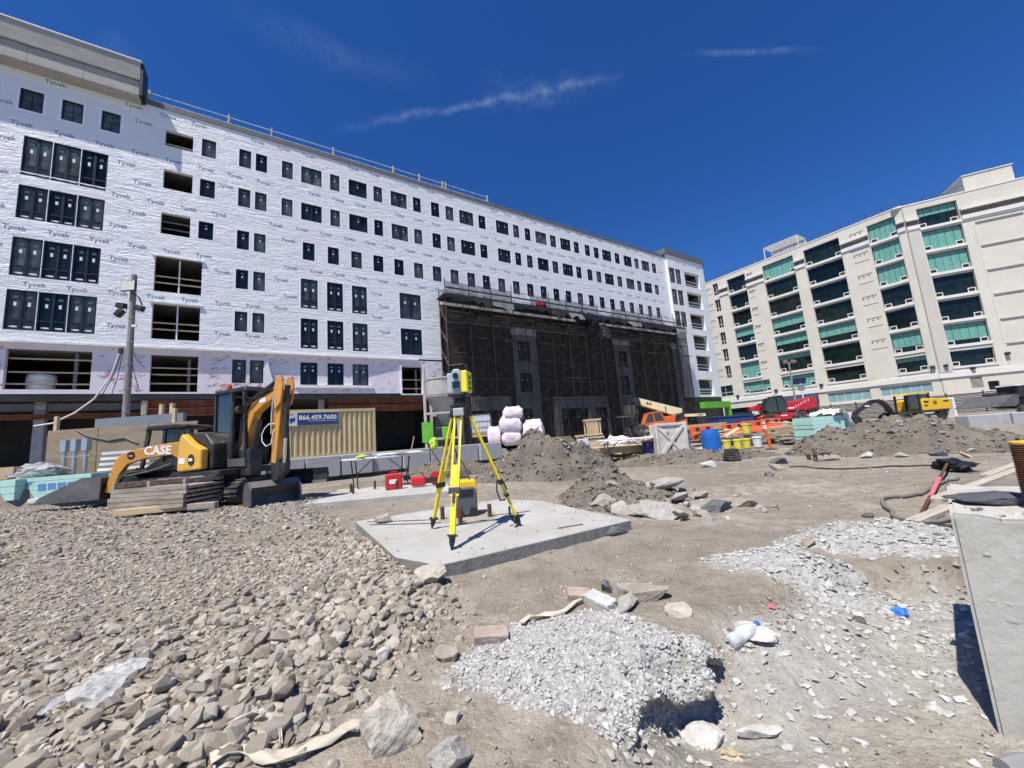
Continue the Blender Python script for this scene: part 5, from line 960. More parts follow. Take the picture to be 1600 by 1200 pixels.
# utility pole with floodlights
pm('pole_wood',(.25,.235,.215),.9,var=.2,scale=4,stretch=(6,6,.4),bump=.4,bscale=12); pm('lamp_face',(.62,.60,.52),.4,var=.04)
PL=thing('utility_pole','grey timber pole with floodlights and hanging cables in front of the wrapped facade','pole',(-15.25,15,.7))
MB().cyl((0,0,0),(-.05,0,8.25),.125,.095,n=14).build('pole','pole_wood',PL)
o=MB().box(-.34,-.26,7.45,.28,-.18,7.9).build('floodlight','machine_black',PL,bevel=.02); MB().box(-.31,-.268,7.48,.25,-.262,7.87).build('lens','lamp_face',o)
for x,y,z,a in ((.35,-.1,6.75,20),(-.45,-.1,6.6,-45),(-.5,0,6.95,10)): MB().cb((x,y,z),(.34,.2,.22),(0,a,0)).build('floodlight','machine_black',PL,bevel=.03)
MB().tube([(0,-.1,7.4),(.35,-.15,7.2),(.5,-.15,6.85)],.03).build('bracket','machine_black',PL); MB().cb((.22,-.12,6.0),(.18,.08,.08)).build('camera_unit','decal_white',PL); MB().box(-.3,-.2,4.9,-.15,-.12,5.1).build('junction_box','machine_black',PL)
MB().tube([(-.25,-.15,5.0),(-.5,-.2,4.0),(-1.0,-.3,3.1),(-1.6,-.4,2.6),(-2.3,-.5,2.25),(-3.0,-.5,2.2)],.028).build('cable','decal_white',PL)
for k,(dx,z1) in enumerate(((-.32,3.2),(-.24,2.6),(.24,3.4),(.32,4.2))): MB().tube([(dx*.7,-.12,5.0),(dx*1.3,-.16,(5+z1)/2),(dx*2.6,-.2,z1)],.014,5).build('cable','machine_black',PL)
for z in (2.5,3.4,4.4,5.3,6.3): MB().cyl((.0,-.2,z),(.3,-.2,z+.02),.02,n=5).build('step_bolt','worn_steel',PL)
# plywood panel, conduit posts, foam, lumber on the left
pm('plywood',(.28,.225,.15),.85,var=.22,scale=2.0,stretch=(.8,1,5),bump=.2,bscale=14,dirt=(.19,.15,.10),dscale=.9,damt=.5); pm('galv',(.42,.45,.47),.4,metal=.6,var=.12,scale=3); pm('foam_green',(.42,.66,.57),.75,var=.06,scale=2); pm('foam_print',(.10,.25,.45),.7); pm('cardboard',(.45,.32,.19),.8,var=.1); pm('form_wood',(.31,.25,.19),.9,var=.3,scale=2.5,stretch=(.6,4,4),bump=.3,bscale=20,dirt=(.44,.42,.38),dscale=2.5,damt=.7); pm('blue_tarp',(.02,.06,.22),.5)
PB=thing('plywood_hoarding','weathered plywood hoarding panel standing behind the track loader','panel',(-15.5,12.7,.75),3)
for k,x in enumerate((0,1.6,3.2)): MB().box(x,0,0,x+1.58,.04,1.72).build('sheet','plywood',PB,bevel=.004)
for x in (.1,3.9): MB().box(x,.05,0,x+.1,.15,2.2).build('stud','lumber',PB)
MB().tube([(.9,-.02,1.7),(1.3,-.02,1.45),(2.0,-.02,1.25),(2.5,-.02,1.3),(2.9,-.02,1.1)],.02).build('cable','machine_black',PB)
for k,x in enumerate((-14.17,-13.85,-13.5)):
    t=thing('conduit_post',f'{("leftmost","middle","right")[k]} of three steel conduits with a box top before the plywood','post',(x,12.1,.75),0,'steel conduit posts'); MB().cyl((0,0,0),(0,0,1.0),.055,n=12).build('pipe','galv',t); MB().box(-.09,-.08,.95,.09,.08,1.32).build('box_top','galv',t,bevel=.008); MB().box(-.16,-.03,.78,.16,.03,.81).build('strut','galv',t)
o=MB().box(0,0,0,3.3,.15,.32).build('steel_channel',pm('steel_paint',(.20,.225,.25),.5,var=.08)); o.location=(-15.6,14.2,2.62); tag(o,'long blue-grey steel channel resting above the plywood hoarding','beam')
for k,x in enumerate((-13.3,-12.9)): o=MB().box(-.06,-.06,0,.06,.06,2.6).build('timber_post','lumber',None,loc=(x,14.4,.75)); tag(o,('timber upright behind the steel channel, left one','timber upright behind the steel channel, right one')[k],'post','timber uprights')
FP=thing('foam_pack','pack of pale green foam boards with blue print on the gravel','insulation',(-14.4,11.0,.42),6)
for k in range(5): MB().box(0,0,k*.115,2.1,.6,k*.115+.108).build('board','foam_green',FP)
for k,x in enumerate((.75,1.0,1.25,1.5)): MB().box(x,-.006,.18+.02*k,x+.2,-.002,.38).build('print','foam_print',FP)
MB().prism([(.25,.25),(.38,.25),(.62,.45),(.45,.45)],-.006,-.002).build('print','foam_print',FP)
FP2=thing('foam_pack','single upright stack of green foam at the left of the printed pack','insulation',(-14.55,10.75,.42),4)
for k in range(3): MB().box(0,.0,k*.19,.6,.5,k*.19+.18).build('board','foam_green',FP2)
o=MB().box(0,0,0,1.3,.7,.35).build('cardboard_carton','cardboard',None,loc=(-16.0,11.3,1.0)); tag(o,'open brown cardboard carton at the far left edge','carton')
o=MB(); v,f=rock_v(4,31,planes=6,rough=.12,sq=(.7,.5,.35)); o.add(v.tolist(),f.tolist()); o=o.build('plastic_bundle','tarp_grey',None,loc=(-14.6,11.8,1.1)); tag(o,'bundle of shiny grey plastic sheeting beside the carton','bundle')
o=MB(); v,f=rock_v(4,32,planes=6,rough=.15,sq=(1.2,.6,.4)); o.add(v.tolist(),f.tolist()); o=o.build('tarp_heap','blue_tarp',None,loc=(-15.6,14.6,1.3)); tag(o,'dark blue tarp heap in the shade under the podium','tarp')
o=MB(); v,f=rock_v(4,33,planes=7,rough=.1,sq=(.9,.5,.42)); o.add(v.tolist(),f.tolist()); o=o.build('covered_load','coping',None,loc=(-15.2,10.6,.6)); tag(o,'dark covered load at the left edge in front of the carton','load')
WS=thing('white_trim_stack','stack of white trim pieces leaning behind the loader arm','trim',(-12.7,11.7,.75),4)
for k in range(5): MB().box(.03*k,0,.12+k*.16,1.5,.35,.2+k*.16).build('trim_piece','white_metal' if k%2 else 'sign_pale',WS)
o=MB().box(0,0,0,.5,.3,.1).build('paper_sheet','decal_white',None,loc=(-12.7,10.1,.36),rot=(0,.05,.3)); tag(o,'white paper sheet on the gravel beside the loader bucket','paper')
# stack of board forms on skids
FS=thing('form_panel_stack','stack of weathered timber form panels on the gravel before the loader','form panels',(-7.95,7.60,.26),-3)
for k in range(5):
    ox=random.uniform(-.05,.05)
    for j in range(5): MB().box(ox+j*.31,0,k*.085,ox+j*.31+.30,.9+random.uniform(-.03,.03),k*.085+.05).build('board','form_wood',FS)
    MB().box(ox,-.02,k*.085-.02+.022,ox+1.54,.03,k*.085+.078).build('edge_batten','form_wood',FS)
for x in (.02,.75,1.48): MB().box(x,0,.43,x+.06,.9,.53).build('top_rail','form_wood',FS)
MB().box(0,.86,.43,1.54,.92,.53).build('top_rail','form_wood',FS)
for k,(x,y,l,rz,lb) in enumerate(((-7.6,7.35,1.3,14,'yellowish timber skid poking out under the form panel stack'),(-6.35,7.5,.5,5,'short timber skid under the right end of the form panel stack'))): o=MB().box(0,0,0,l,.13,.12).build('timber_skid','lumber' if k==0 else 'form_wood',None,bevel=.01,loc=(x,y,.19),rot=(0,0,R(rz))); tag(o,lb,'skid','timber skids')
# second concrete pad, folding table, tools
o=MB(); P=[(-4.3,7.85),(-1.4,8.2),(-1.9,10.2),(-4.75,10.3)]; o.add([(x,y,.10) for x,y in P]+[(x,y,-.1) for x,y in P],[(0,1,2,3)]+[(4+i,4+(i+1)%4,(i+1)%4,i) for i in range(4)]); o=o.build('concrete_pad','slab_concrete'); tag(o,'low concrete pad in front of the folding table','slab')
for k,(x,y) in enumerate(((-4.05,9.45),(-3.6,9.8),(-3.85,9.1),(-2.9,9.3))): o=MB().cyl((0,0,0),(0,0,.2),.03,n=8).build('anchor_bolt','rust_bolt',None,loc=(x,y,.1)); tag(o,('rusty bolt left of the folding table','rusty bolt under the table end','rusty bolt nearest on the low pad','rusty bolt beside the red case')[k],'bolt','bolts on the low pad')
pm('table_white',(.68,.68,.66),.6,var=.05); pm('paper_white',(.8,.8,.79),.7,var=.04); pm('vest_lime',(.55,.75,.08),.7); pm('tool_red',(.55,.012,.02),.45,var=.08,coat=.2); pm('wood_handle',(.42,.28,.13),.7,var=.15)
def fold_table(loc,rz,lab,L_=1.9):
    t=thing('folding_table',lab,'table',loc,rz); MB().box(0,0,.72,L_,.74,.765).build('table_top','table_white',t,bevel=.01)
    for x in (.25,L_-.25):
        for y in (.08,.66): MB().cyl((x,y,.72),(x+(.06 if x<1 else -.06),y,0),.016,n=6).build('leg','machine_black',t)
        MB().cyl((x,.08,.3),(x,.66,.3),.012,n=6).build('leg_brace','machine_black',t)
    for a,b in ((.28,.75),(L_-.28,L_-.75)): MB().cyl((a,.37,.3),(b,.37,.72),.012,n=6).build('strut','machine_black',t)
    return t
fold_table((-4.35,9.85,.10),33,'white folding table covered with plans and a lime vest')
def crumple(name,m,loc,sq,seed,lab,cat,rough=.25,sub=4,group=None):
    v,f=rock_v(sub,seed,planes=7,rough=rough,sq=sq); o=MB().add(v.tolist(),f.tolist()).build(name,m,None,loc=loc); return tag(o,lab,cat,group)
crumple('plan_sheets','paper_white',(-3.35,10.75,.90),(.62,.28,.05),71,'crumpled white plan sheets on the folding table','papers',.4); crumple('safety_vest','vest_lime',(-4.1,10.2,.90),(.2,.14,.05),72,'lime safety vest on the left end of the folding table','vest'); crumple('safety_vest','vest_lime',(-2.45,11.5,1.05),(.12,.1,.2),73,'lime safety vest hanging at the right end of the folding table','vest')
RC=thing('red_tool_case','red plastic power tool case on the low concrete pad','tool case',(-2.98,9.35,.10),22); MB().box(-.19,-.08,0,.19,.08,.36).build('shell','tool_red',RC,bevel=.03); MB().tube([(-.08,0,.36),(-.07,0,.41),(.07,0,.41),(.08,0,.36)],.014).build('handle','tool_red',RC); MB().box(-.11,-.086,.14,.06,-.081,.24).build('logo_plate','decal_white',RC); MB().box(-.195,-.005,.02,.195,.005,.34).build('seam','machine_black',RC)
CS=thing('cutoff_saw','red cut-off saw lying beside the red tool case','saw',(-2.35,9.5,.10),10); MB().box(-.25,-.1,.03,.1,.1,.25).build('motor','tool_red',CS,bevel=.04); MB().cyl((.35,-.02,.17),(.35,.02,.17),.17,n=22).build('blade_guard','tool_red',CS); MB().box(.05,-.05,.1,.35,.03,.2).build('arm','machine_black',CS); MB().tube([(-.25,0,.2),(-.3,0,.32),(.0,0,.34),(.05,0,.22)],.018).build('handle','machine_black',CS)
for k,(x,y,dx) in enumerate(((-2.6,11.2,.55),(-2.2,11.35,.5),(-1.95,11.5,.45),(-3.0,11.5,-.3))):
    t=thing('shovel',('shovel leaning at the right table end, left one','shovel leaning at the right table end, middle one','shovel leaning at the right table end, right one','shovel leaning behind the middle of the folding table')[k],'shovel',(x,y,.12),k*8); MB().cyl((dx,0,.12),(0,.12,1.25 if k==3 else 1.0),.016,n=6).build('handle','wood_handle' if k==3 else 'machine_black',t); MB().prism([(dx-.1,.14),(dx+.08,.14),(dx+.14,.02),(dx,-.02),(dx-.06,.02)],-.01,.01).build('blade','worn_steel',t)
# silo, water tote, bags
pm('silo_paint',(.42,.41,.38),.6,var=.12,scale=2,dirt=(.30,.24,.17),dscale=1.2,damt=.5); pm('tote_white',(.62,.64,.63),.5,var=.05); pm('bag_pink',(.78,.66,.70),.75,var=.12,scale=3,bump=1.0,bscale=7); pm('bag_white',(.76,.74,.74),.75,var=.05)
SI=thing('mortar_silo','dusty grey mortar silo on a steel frame left of the scaffold','silo',(-4.0,22,.8))
MB().lathe([(.95,2.95),(.98,3.0),(.98,3.85),(1.02,3.88),(1.02,3.95),(.9,3.98)],26).build('drum','silo_paint',SI); MB().lathe([(.15,1.3),(.25,1.55),(.97,2.9),(.97,2.95)],26).build('hopper_cone','silo_paint',SI)
for x in (-.9,.9):
    for y in (-.8,.8): MB().box(x-.07,y-.07,0,x+.07,y+.07,3.1).build('leg','silo_paint',SI)
for z in (1.9,.5):
    for y in (-.8,.8): MB().box(-.85,y-.05,z,.85,y+.05,z+.12).build('cross_bar','silo_paint',SI)
MB().box(-.4,-.6,.3,.4,.3,1.2).build('mixer','machine_black',SI,bevel=.05); MB().box(-1.1,-.9,.4,-.5,-.85,1.5).build('green_sign','board_green',SI); MB().box(.0,-.9,.5,.5,-.86,1.2).build('green_sign','board_green',SI)
IB=thing('water_tote','white liquid tote in a wire cage beside the silo','tote',(-2.5,22,1.4)); MB().box(0,0,.12,1.1,1.0,1.1).build('tank','tote_white',IB,bevel=.06)
for k in range(8): MB().box(-.02+k*.157,-.03,.1,-.005+k*.157,-.015,1.15).build('cage_bar','galv',IB)
for z in (.1,.45,.8,1.14): MB().box(-.03,-.04,z,1.13,-.02,z+.02).build('cage_rail','galv',IB)
MB().box(0,0,-.1,1.1,1.0,.1).build('pallet','lumber',IB); 
def bulk_bag(loc,s,seed,lab,m='bag_pink'):
    t=thing('bulk_bag',lab,'bag',loc,random.uniform(-15,15),'pink bulk bags by the scaffold'); r=np.random.default_rng(seed); g=bmesh.new(); bmesh.ops.create_cube(g,size=1); bmesh.ops.subdivide_edges(g,edges=g.edges[:],cuts=9,use_grid_fill=True)
    for v in g.verts:
        x,y,z=v.co; k=1-.22*(abs(z)*2)**4; bul=1+.12*math.cos(math.pi*z); v.co=Vector((x*k*bul,y*k*bul,z)); q=Vector((x,y,z)).normalized()*.5; v.co=v.co.lerp(q*1.15,.14)
        nn=float(fbm(np.array([v.co.x*2+seed]),np.array([v.co.z*2+v.co.y]),2.2,seed%9,4)[0]); v.co*=1+.13*nn
        if z>.45: v.co.z+=.10*float(fbm(np.array([x*3+seed]),np.array([y*3]),2,3)[0])+.03
    me=bpy.data.meshes.new('bag_body'); g.to_mesh(me); g.free(); me.materials.append(MT[m]); me.polygons.foreach_set('use_smooth',[True]*len(me.polygons)); link('bag_body',me,t,(0,0,s[2]/2),None,(s[0]*.88,s[1]*.88,s[2]))
    for a in (-1,1): MB().tube([(a*s[0]*.3,-.3*s[1],s[2]*.9),(a*s[0]*.33,-.2*s[1],s[2]*1.08),(a*s[0]*.25,.1,s[2]*1.05)],.025,5).build('lifting_strap','bag_white',t)
bulk_bag((-.25,20,.72),(.95,.9,.75),1,'lowest pink bulk bag, at the bottom of the pile'); bulk_bag((-.25,20,1.35),(1.1,1,.85),2,'middle pink bulk bag stacked on the lowest one'); bulk_bag((-.1,20,2.05),(1.0,.9,.62),3,'topmost pink bulk bag with a puckered white top'); bulk_bag((.95,20.1,.95),(1.05,1,.95),4,'pink bulk bag at the right of the pile'); bulk_bag((-1.15,20.5,.8),(.7,.7,.9),5,'small pink bag at the left of the pile')
# pallets and lumber in mid yard
def lumber_stack(loc,rz,L_,nw,nh,lab,m='lumber',w=.19,h=.05,cat='lumber'):
    t=thing('lumber_stack',lab,cat,loc,rz)
    for j in range(nh):
        for i in range(nw): d=random.uniform(-.12,.12); MB().box(d,i*(w+.01),j*(h+.012),L_+d,i*(w+.01)+w,j*(h+.012)+h).build('plank',m,t)
    for x in (.3,L_-.3): MB().box(x-.05,0,-.12,x+.05,nw*(w+.01),-.005).build('bearer',m,t)
    return t
lumber_stack((2.9,13.9,.28),4,1.9,5,4,'yellow lumber stack under the second folding table'); fold_table((2.85,13.3,.02),-2,'worn folding table over the yellow lumber stack')
def frame_crate(loc,rz,W,D,H,lab):
    t=thing('slatted_crate',lab,'crate',loc,rz)
    for x in np.linspace(0,W-.06,6): MB().box(x,0,0,x+.06,.04,H).build('slat','lumber',t); MB().box(x,D,0,x+.06,D+.04,H).build('slat','lumber',t)
    for z in (0,H-.07): 
        MB().box(0,-.04,z,W,-.001,z+.07).build('rail','lumber',t); MB().box(-.04,0,z,-.001,D,z+.07).build('rail','lumber',t); MB().box(W+.001,0,z,W+.04,D,z+.07).build('rail','lumber',t)
    return t
frame_crate((3.15,17,.95),5,.62,.5,.72,'upright slatted crate on top of the other near the scaffold'); frame_crate((3.1,17,.3),5,.75,.5,.6,'lower slatted crate carrying the upright one'); frame_crate((2.75,17.6,.3),0,.3,.4,.7,'narrow slatted crate left of the stacked pair')
lumber_stack((1.6,17.5,.75),10,1.0,4,4,'short brown board stack behind the central dirt pile','plywood'); MB_=None
o=MB(); v,f=rock_v(4,61,planes=6,rough=.3,sq=(.75,.4,.3)); o.add(v.tolist(),f.tolist()); o=o.build('plastic_heap','bag_white',None,loc=(4.4,16.2,.55)); tag(o,'heap of crumpled white plastic sheeting between crate and dirt pile','plastic')
t=thing('electrical_box','small grey electrical box on a stand behind the dirt pile','box',(2.65,15.5,.25)); MB().box(-.2,-.1,.25,.2,.1,.6).build('cabinet','sign_pale',t,bevel=.01); MB().cyl((0,0,0),(0,0,.25),.03,n=6).build('stand','galv',t); MB().box(-.08,-.106,.38,.08,-.101,.46).build('label_plate','decal_black',t)
# white wrapped crate
pm('crate_wrap',(.58,.545,.49),.6,var=.16,scale=2.5,dirt=(.36,.28,.20),dscale=1.6,damt=.6)
CR=thing('wrapped_crate','dirty white wrapped timber crate with a crossed brace','crate',(4.62,12.9,.02),-4)
MB().box(.03,.03,.02,.99,.8,1.16).build('wrapped_body','crate_wrap',CR,bevel=.02)
for x in (0,.94): MB().box(x,-.03,0,x+.09,.06,1.2).build('corner_post','crate_wrap',CR,bevel=.015)
for z in (0,1.1): MB().box(.09,-.02,z,.94,.03,z+.09).build('rail','crate_wrap',CR,bevel=.01)
MB().prism([(.09,.09),(.16,.09),(.94,1.04),(.94,1.1),(.88,1.1),(.09,.15)],-.012,.031).build('cross_brace','crate_wrap',CR); MB().prism([(.94,.09),(.87,.09),(.09,1.04),(.09,1.1),(.15,1.1),(.94,.15)],.0,.033).build('cross_brace','crate_wrap',CR)
for k,(x,z0,z1) in enumerate(((.40,.62,.9),(.62,.5,.78),(.46,.2,.42))): MB().box(x,.018,z0,x+.03,.0305,z1).build('tear','inside_dark',CR)
pm('barrel_blue',(.015,.13,.46),.42,var=.06,scale=2,dirt=(.06,.14,.33),dscale=2,damt=.3)
def barrel(loc,lab):
    t=thing('blue_barrel',lab,'barrel',loc,0,'blue plastic barrels'); MB().lathe([(.24,0),(.28,.03),(.295,.15),(.30,.28),(.305,.30),(.30,.33),(.30,.55),(.305,.58),(.30,.61),(.29,.76),(.27,.84),(.26,.85)],26).build('body','barrel_blue',t,smooth=False); MB().lathe([(.265,.845),(.27,.87),(.25,.88),(.245,.855),(.0,.855)],26).build('rim','barrel_blue',t)
barrel((6.72,13.5,.0),'bright blue plastic barrel standing clear right of the crate'); barrel((5.78,13.75,.0),'blue barrel half hidden behind the wrapped crate')
# orange barriers, buckets, delineator
pm('barrier_orange',(.78,.12,.03),.5,var=.08,scale=2,dirt=(.5,.13,.06),dscale=2,damt=.3); pm('bucket_yellow',(.66,.60,.08),.5,var=.06,dirt=(.45,.42,.2),dscale=4,damt=.4); pm('bucket_white',(.70,.69,.66),.5,var=.05,dirt=(.45,.42,.38),dscale=4,damt=.4); pm('navy_tub',(.02,.02,.22),.5)
def barrier(loc,rz,lab):
    t=thing('plastic_barrier',lab,'barrier',loc,rz,'orange plastic barriers'); MB().prism([(-.2,0),(.2,0),(.17,.12),(.08,.3),(.07,.55),(-.07,.55),(-.08,.3),(-.17,.12)],0,1.15,Matrix(((0,1,0,0),(1,0,0,0),(0,0,1,0),(0,0,0,1)))).build('body','barrier_orange',t,bevel=.03)
    for x in (.3,.85): MB().box(x-.1,-.095,.34,x+.1,.095,.5).build('slot','inside_dark',t)
barrier((8.1,18,.45),12,'orange plastic barrier right behind the clear blue barrel'); barrier((7.6,18.6,.35),60,'orange barrier turned end-on beside the wrapped crate')
for k in range(3): barrier((10.2+1.05*k,19.2+.1*k,.45+.05*k),4+6*k,('left orange barrier of the row behind the yellow buckets','middle orange barrier of the row behind the yellow buckets','right orange barrier of the row behind the yellow buckets')[k])
def bucket(loc,m,lab,s=1.0):
    t=thing('pail',lab,'bucket',loc,random.uniform(0,90)); t.scale=(s,)*3; MB().lathe([(.125,0),(.13,.01),(.15,.30),(.155,.31),(.165,.32),(.165,.36),(.15,.37),(.0,.372)],20).build('body',m,t); MB().tube([(.16*math.cos(a),.16*math.sin(a)*.3-.1,.33-.14*math.sin(a)) for a in np.linspace(0,math.pi,9)],.006,4).build('bail','galv',t)
bucket((8.0,14.9,.05),'bucket_yellow','leftmost yellow pail in the row'); bucket((8.35,14.8,.05),'bucket_yellow','second yellow pail from the left'); bucket((8.8,15.0,.05),'bucket_yellow','third yellow pail, next to the white one'); bucket((9.22,15.0,.05),'bucket_white','white pail right of the yellow pails',1.1); bucket((9.6,16.2,.55),'bucket_yellow','yellow pail raised on the lumber behind the white pail',1.15); bucket((4.6,13.6,.1),'navy_tub','dark blue pail left of the wrapped crate',1.4)
DL=thing('delineator_post','leaning orange delineator post with white bands','post',(9.0,13.9,.0)); M=M_((0,0,.03),(0,-8,0)); MB(M).cyl((0,0,0),(0,0,1.05),.05,.045,n=12).build('tube','barrier_orange',DL); MB(M).cyl((0,0,.72),(0,0,.86),.0495,n=12).build('reflective_band','decal_white',DL); MB(M).cyl((0,0,.92),(0,0,.99),.0485,n=12).build('reflective_band','decal_white',DL); MB().cyl((0,0,0),(0,0,.05),.2,n=10).build('base','rubber',DL)
SPL=thing('cable_reel','stack of black coiled hose on the rubble','hose coil',(6.05,11.1,.02))
for k in range(5): t_=MB(); t_.tube([((.2-.012*k)*math.cos(a),(.2-.012*k)*math.sin(a),.04+k*.062) for a in np.linspace(0,2*math.pi,25)],.034,8); t_.build('coil','rubber',SPL)
# lumber heaps, foam stack with tarp
lumber_stack((11.3,17,.3),6,2.4,4,7,'long pale lumber stack behind the delineator post'); lumber_stack((9.4,16.4,.2),-4,1.7,3,5,'dirty lumber stack behind the pails','form_wood'); lumber_stack((8.8,21,.6),3,2.6,3,8,'tall lumber stack left of the orange barrier row'); lumber_stack((10.6,15.2,.12),10,1.6,3,3,'low board pile right of the white pail','form_wood')
pm('tarp_white',(.72,.75,.77),.5,var=.05)
FM=thing('foam_stack','tall stack of pale green foam boards half under a white tarp','insulation',(10.25,13.4,.0),4)
for k in range(8): MB().box(random.uniform(-.02,.02),0,k*.13,1.15+random.uniform(-.03,.03),.9,k*.13+.125).build('board','foam_green',FM)
g=bmesh.new(); bmesh.ops.create_grid(g,x_segments=34,y_segments=24,size=.5)
for v in g.verts:
    u_=v.co.x+.5; q=v.co.y; x=.75+u_*1.0; top=1.12+.10*float(fbm(np.array([u_*3]),np.array([q*3]),1.5,2)[0])
    z=top if u_<.42 else top-(u_-.42)*1.75; x=x if u_<.42 else .75+.42+(u_-.42)*.75
    nn=float(fbm(np.array([u_*4]),np.array([q*4]),1.6,5,4)[0]); v.co=Vector((x+.10*nn,.45+q*1.25+.08*nn,max(.03,z+.14*nn+(.12 if .1<u_<.3 else 0))))
me=bpy.data.meshes.new('white_tarp'); g.to_mesh(me); g.free(); me.materials.append(MT['tarp_white']); o=link('white_tarp',me,None,(10.25,13.4,.0),(0,0,R(4))); tag(o,'crumpled white tarp slipping off the foam stack','tarp'); sm_=o.modifiers.new('thickness','SOLIDIFY'); sm_.thickness=.006
crumple('white_tarp','tarp_white',(10.2,13.0,.12),(.45,.2,.2),88,'white tarp bunched on the ground before the foam stack','tarp',.35); crumple('white_tarp','tarp_white',(9.6,12.95,.05),(.35,.2,.14),89,'flat grey-white plastic left of the foam stack','plastic',.35); crumple('white_tarp','tarp_white',(6.2,13.4,.05),(.22,.2,.28),90,'white plastic sack between the two blue barrels','sack',.25)
# street furniture beyond
SGN=thing('solar_sign','solar panel and sign box on a slim white post near the fence','sign post',(33.8,45,.3)); MB().cyl((0,0,0),(0,0,4.6),.06,n=8).build('post','white_metal',SGN); MB().cb((-.1,0,4.9),(1.5,.08,.7),(20,0,0)).build('solar_panel','sign_navy',SGN); MB().box(-.35,-.1,3.8,.35,.1,4.5).build('sign_box','steel_paint',SGN,bevel=.03); MB().box(-.12,-.09,1.2,.12,.09,1.6).build('control_box','white_metal',SGN)
LP=thing('street_light_pole','grey pole with paired floodlights before the cream building','light pole',(33.3,45,.3)); LP.location=(36.5,50,.3); MB().cyl((0,0,0),(0,0,8),.13,.1,n=10).build('pole','pole_wood',LP)
for s in (-1,1): MB().cb((s*.55,-.1,8.0),(.6,.3,.4),(0,s*15,0)).build('floodlight','steel_grey',LP,bevel=.04)
MB().box(-.7,-.05,7.7,.7,.05,7.78).build('cross_arm','steel_grey',LP); MB().cb((.15,-.1,7.0),(.4,.2,.15)).build('camera_unit','machine_black',LP)
o=MB().box(0,0,0,1.4,1.0,.9).build('site_box','decal_white',None,loc=(22.5,27.5,.25)); tag(o,'white site box behind the black excavator arm','box')
o=thing('dumpster','small white frame shelter right of the yellow excavator','shelter',(29.2,26.8,.2)); 
for q in ((0,0,0,.15,1,1.3),(1.1,0,0,1.25,1,1.3),(0,0,1.3,1.25,1,1.42)): MB().box(*q).build('panel','decal_white',o)
MB().box(.15,.6,0,1.1,.7,1.3).build('back','inside_dark',o)
def plank_heap(x,y,z,n,rx,ry,seed,lab):
    r=random.Random(seed); t=thing('lumber_heap',lab,'lumber',(x,y,z),0)
    for k in range(n): MB().box(-.5,-.07,-.02,.5,.07,.02).build('plank',r.choice(('lumber','grey_timber' if 'grey_timber' in MT else 'lumber','form_wood','plywood')),t,loc=(r.uniform(-rx,rx),r.uniform(-ry,ry),.04+.5*r.random()**1.5),rot=(r.gauss(0,.2),r.gauss(0,.14),r.gauss(.1,.35)),scale=(r.uniform(.6,2.2),r.uniform(.5,1.8),1.2))
plank_heap(9.9,17.6,.2,30,1.3,.7,1,'jumbled heap of offcuts behind the white pail'); plank_heap(12.2,16.0,.15,26,1.2,.6,2,'jumbled boards left of the foam stack'); plank_heap(8.3,19.8,.3,22,1.2,.6,3,'mixed boards between the two groups of orange barriers'); plank_heap(3.9,15.6,.1,20,1.0,.5,4,'scrap boards behind the yellow lumber stack'); plank_heap(14.2,19,.3,20,1.6,.6,5,'boards scattered below the red telehandler')
o=MB().box(0,0,0,2.2,1.4,1.1).build('blue_bin',pm('bin_blue',(.02,.05,.16),.6)); o.location=(12.6,24,.3); MB().box(-.05,-.05,1.1,2.25,1.45,1.18).build('rim','bin_blue',o); tag(o,'dark blue waste bin behind the orange barrier row','bin')
# ------------------------------------------------------------------ dirt piles and rubble
pm('pile_dirt',(.142,.123,.098),.95,var=.22,scale=2.2,bump=.9,bscale=18,dirt=(.215,.19,.156),dscale=1.3,damt=.7,spec=.15)
stone_mat('pile_stone',[(.16,.14,.112),(.21,.187,.155),(.14,.122,.10),(.30,.275,.235),(.175,.154,.125)])
def pile(name,cx,cy,rx,ry,h,seed,lab,rz=0,stones=500,peaks=((0,0,1,.45),),m='pile_dirt'):
    n=110; u=np.linspace(-1.15,1.15,n); X,Y=np.meshgrid(u,u); z=np.zeros_like(X)
    for px,py,ph,pw in peaks: z=np.maximum(z,ph*np.clip(1-(np.hypot((X-px),(Y-py))/(1-max(abs(px),abs(py))*.6))**1.25,0,1))
    z=z*(1+.45*fbm(X+seed,Y,2.2,seed,4))+.13*fbm(X,Y+seed,4.5,seed+3,4)*sm(0,.2,z)+.04*fbm(X,Y,13,seed,3)*sm(0,.1,z); c,s=math.cos(R(rz)),math.sin(R(rz))
    wx=cx+X*rx*c-Y*ry*s; wy=cy+X*rx*s+Y*ry*c; wz=gheight(wx,wy)+z*h-.03
    V=np.stack([wx,wy,wz],-1).reshape(-1,3); ii=(np.arange(n-1)[:,None]*n+np.arange(n-1)[None]).ravel(); o=big_mesh(name,V,np.stack([ii,ii+1,ii+1+n,ii+n],1),m,smooth=True)
    tag(o,lab,'dirt pile'); r=np.random.default_rng(seed); k=r.integers(0,n*n,stones*3); ok=z.ravel()[k]>.01; k=k[ok][:stones]; P=V[k]+np.array([0,0,.01]); sz=.008+.03*r.random(len(k))**2+.07*r.random(len(k))**8*max(1,h); 
    q=stone_field('embedded_stones',P,sz,'pile_stone',1,10,seed+50,sink=.3); q['kind']='stuff'; q.parent=o; q['label']='stones bedded in the dirt'; return o
pile('dirt_pile',.75,10.9,1.75,1.35,1.30,3,'grey-brown dirt pile in the centre behind the instrument case',0,1700,((.1,0,1,.5),(-.45,-.1,.6,.4),(.5,.1,.72,.4)))
pile('dirt_pile',10.3,10.5,2.3,1.5,1.12,8,'broad dirt pile at right in front of the yellow excavator',-20,2000,((.05,0,1,.5),(-.5,0,.72,.4),(.5,-.1,.5,.4)))
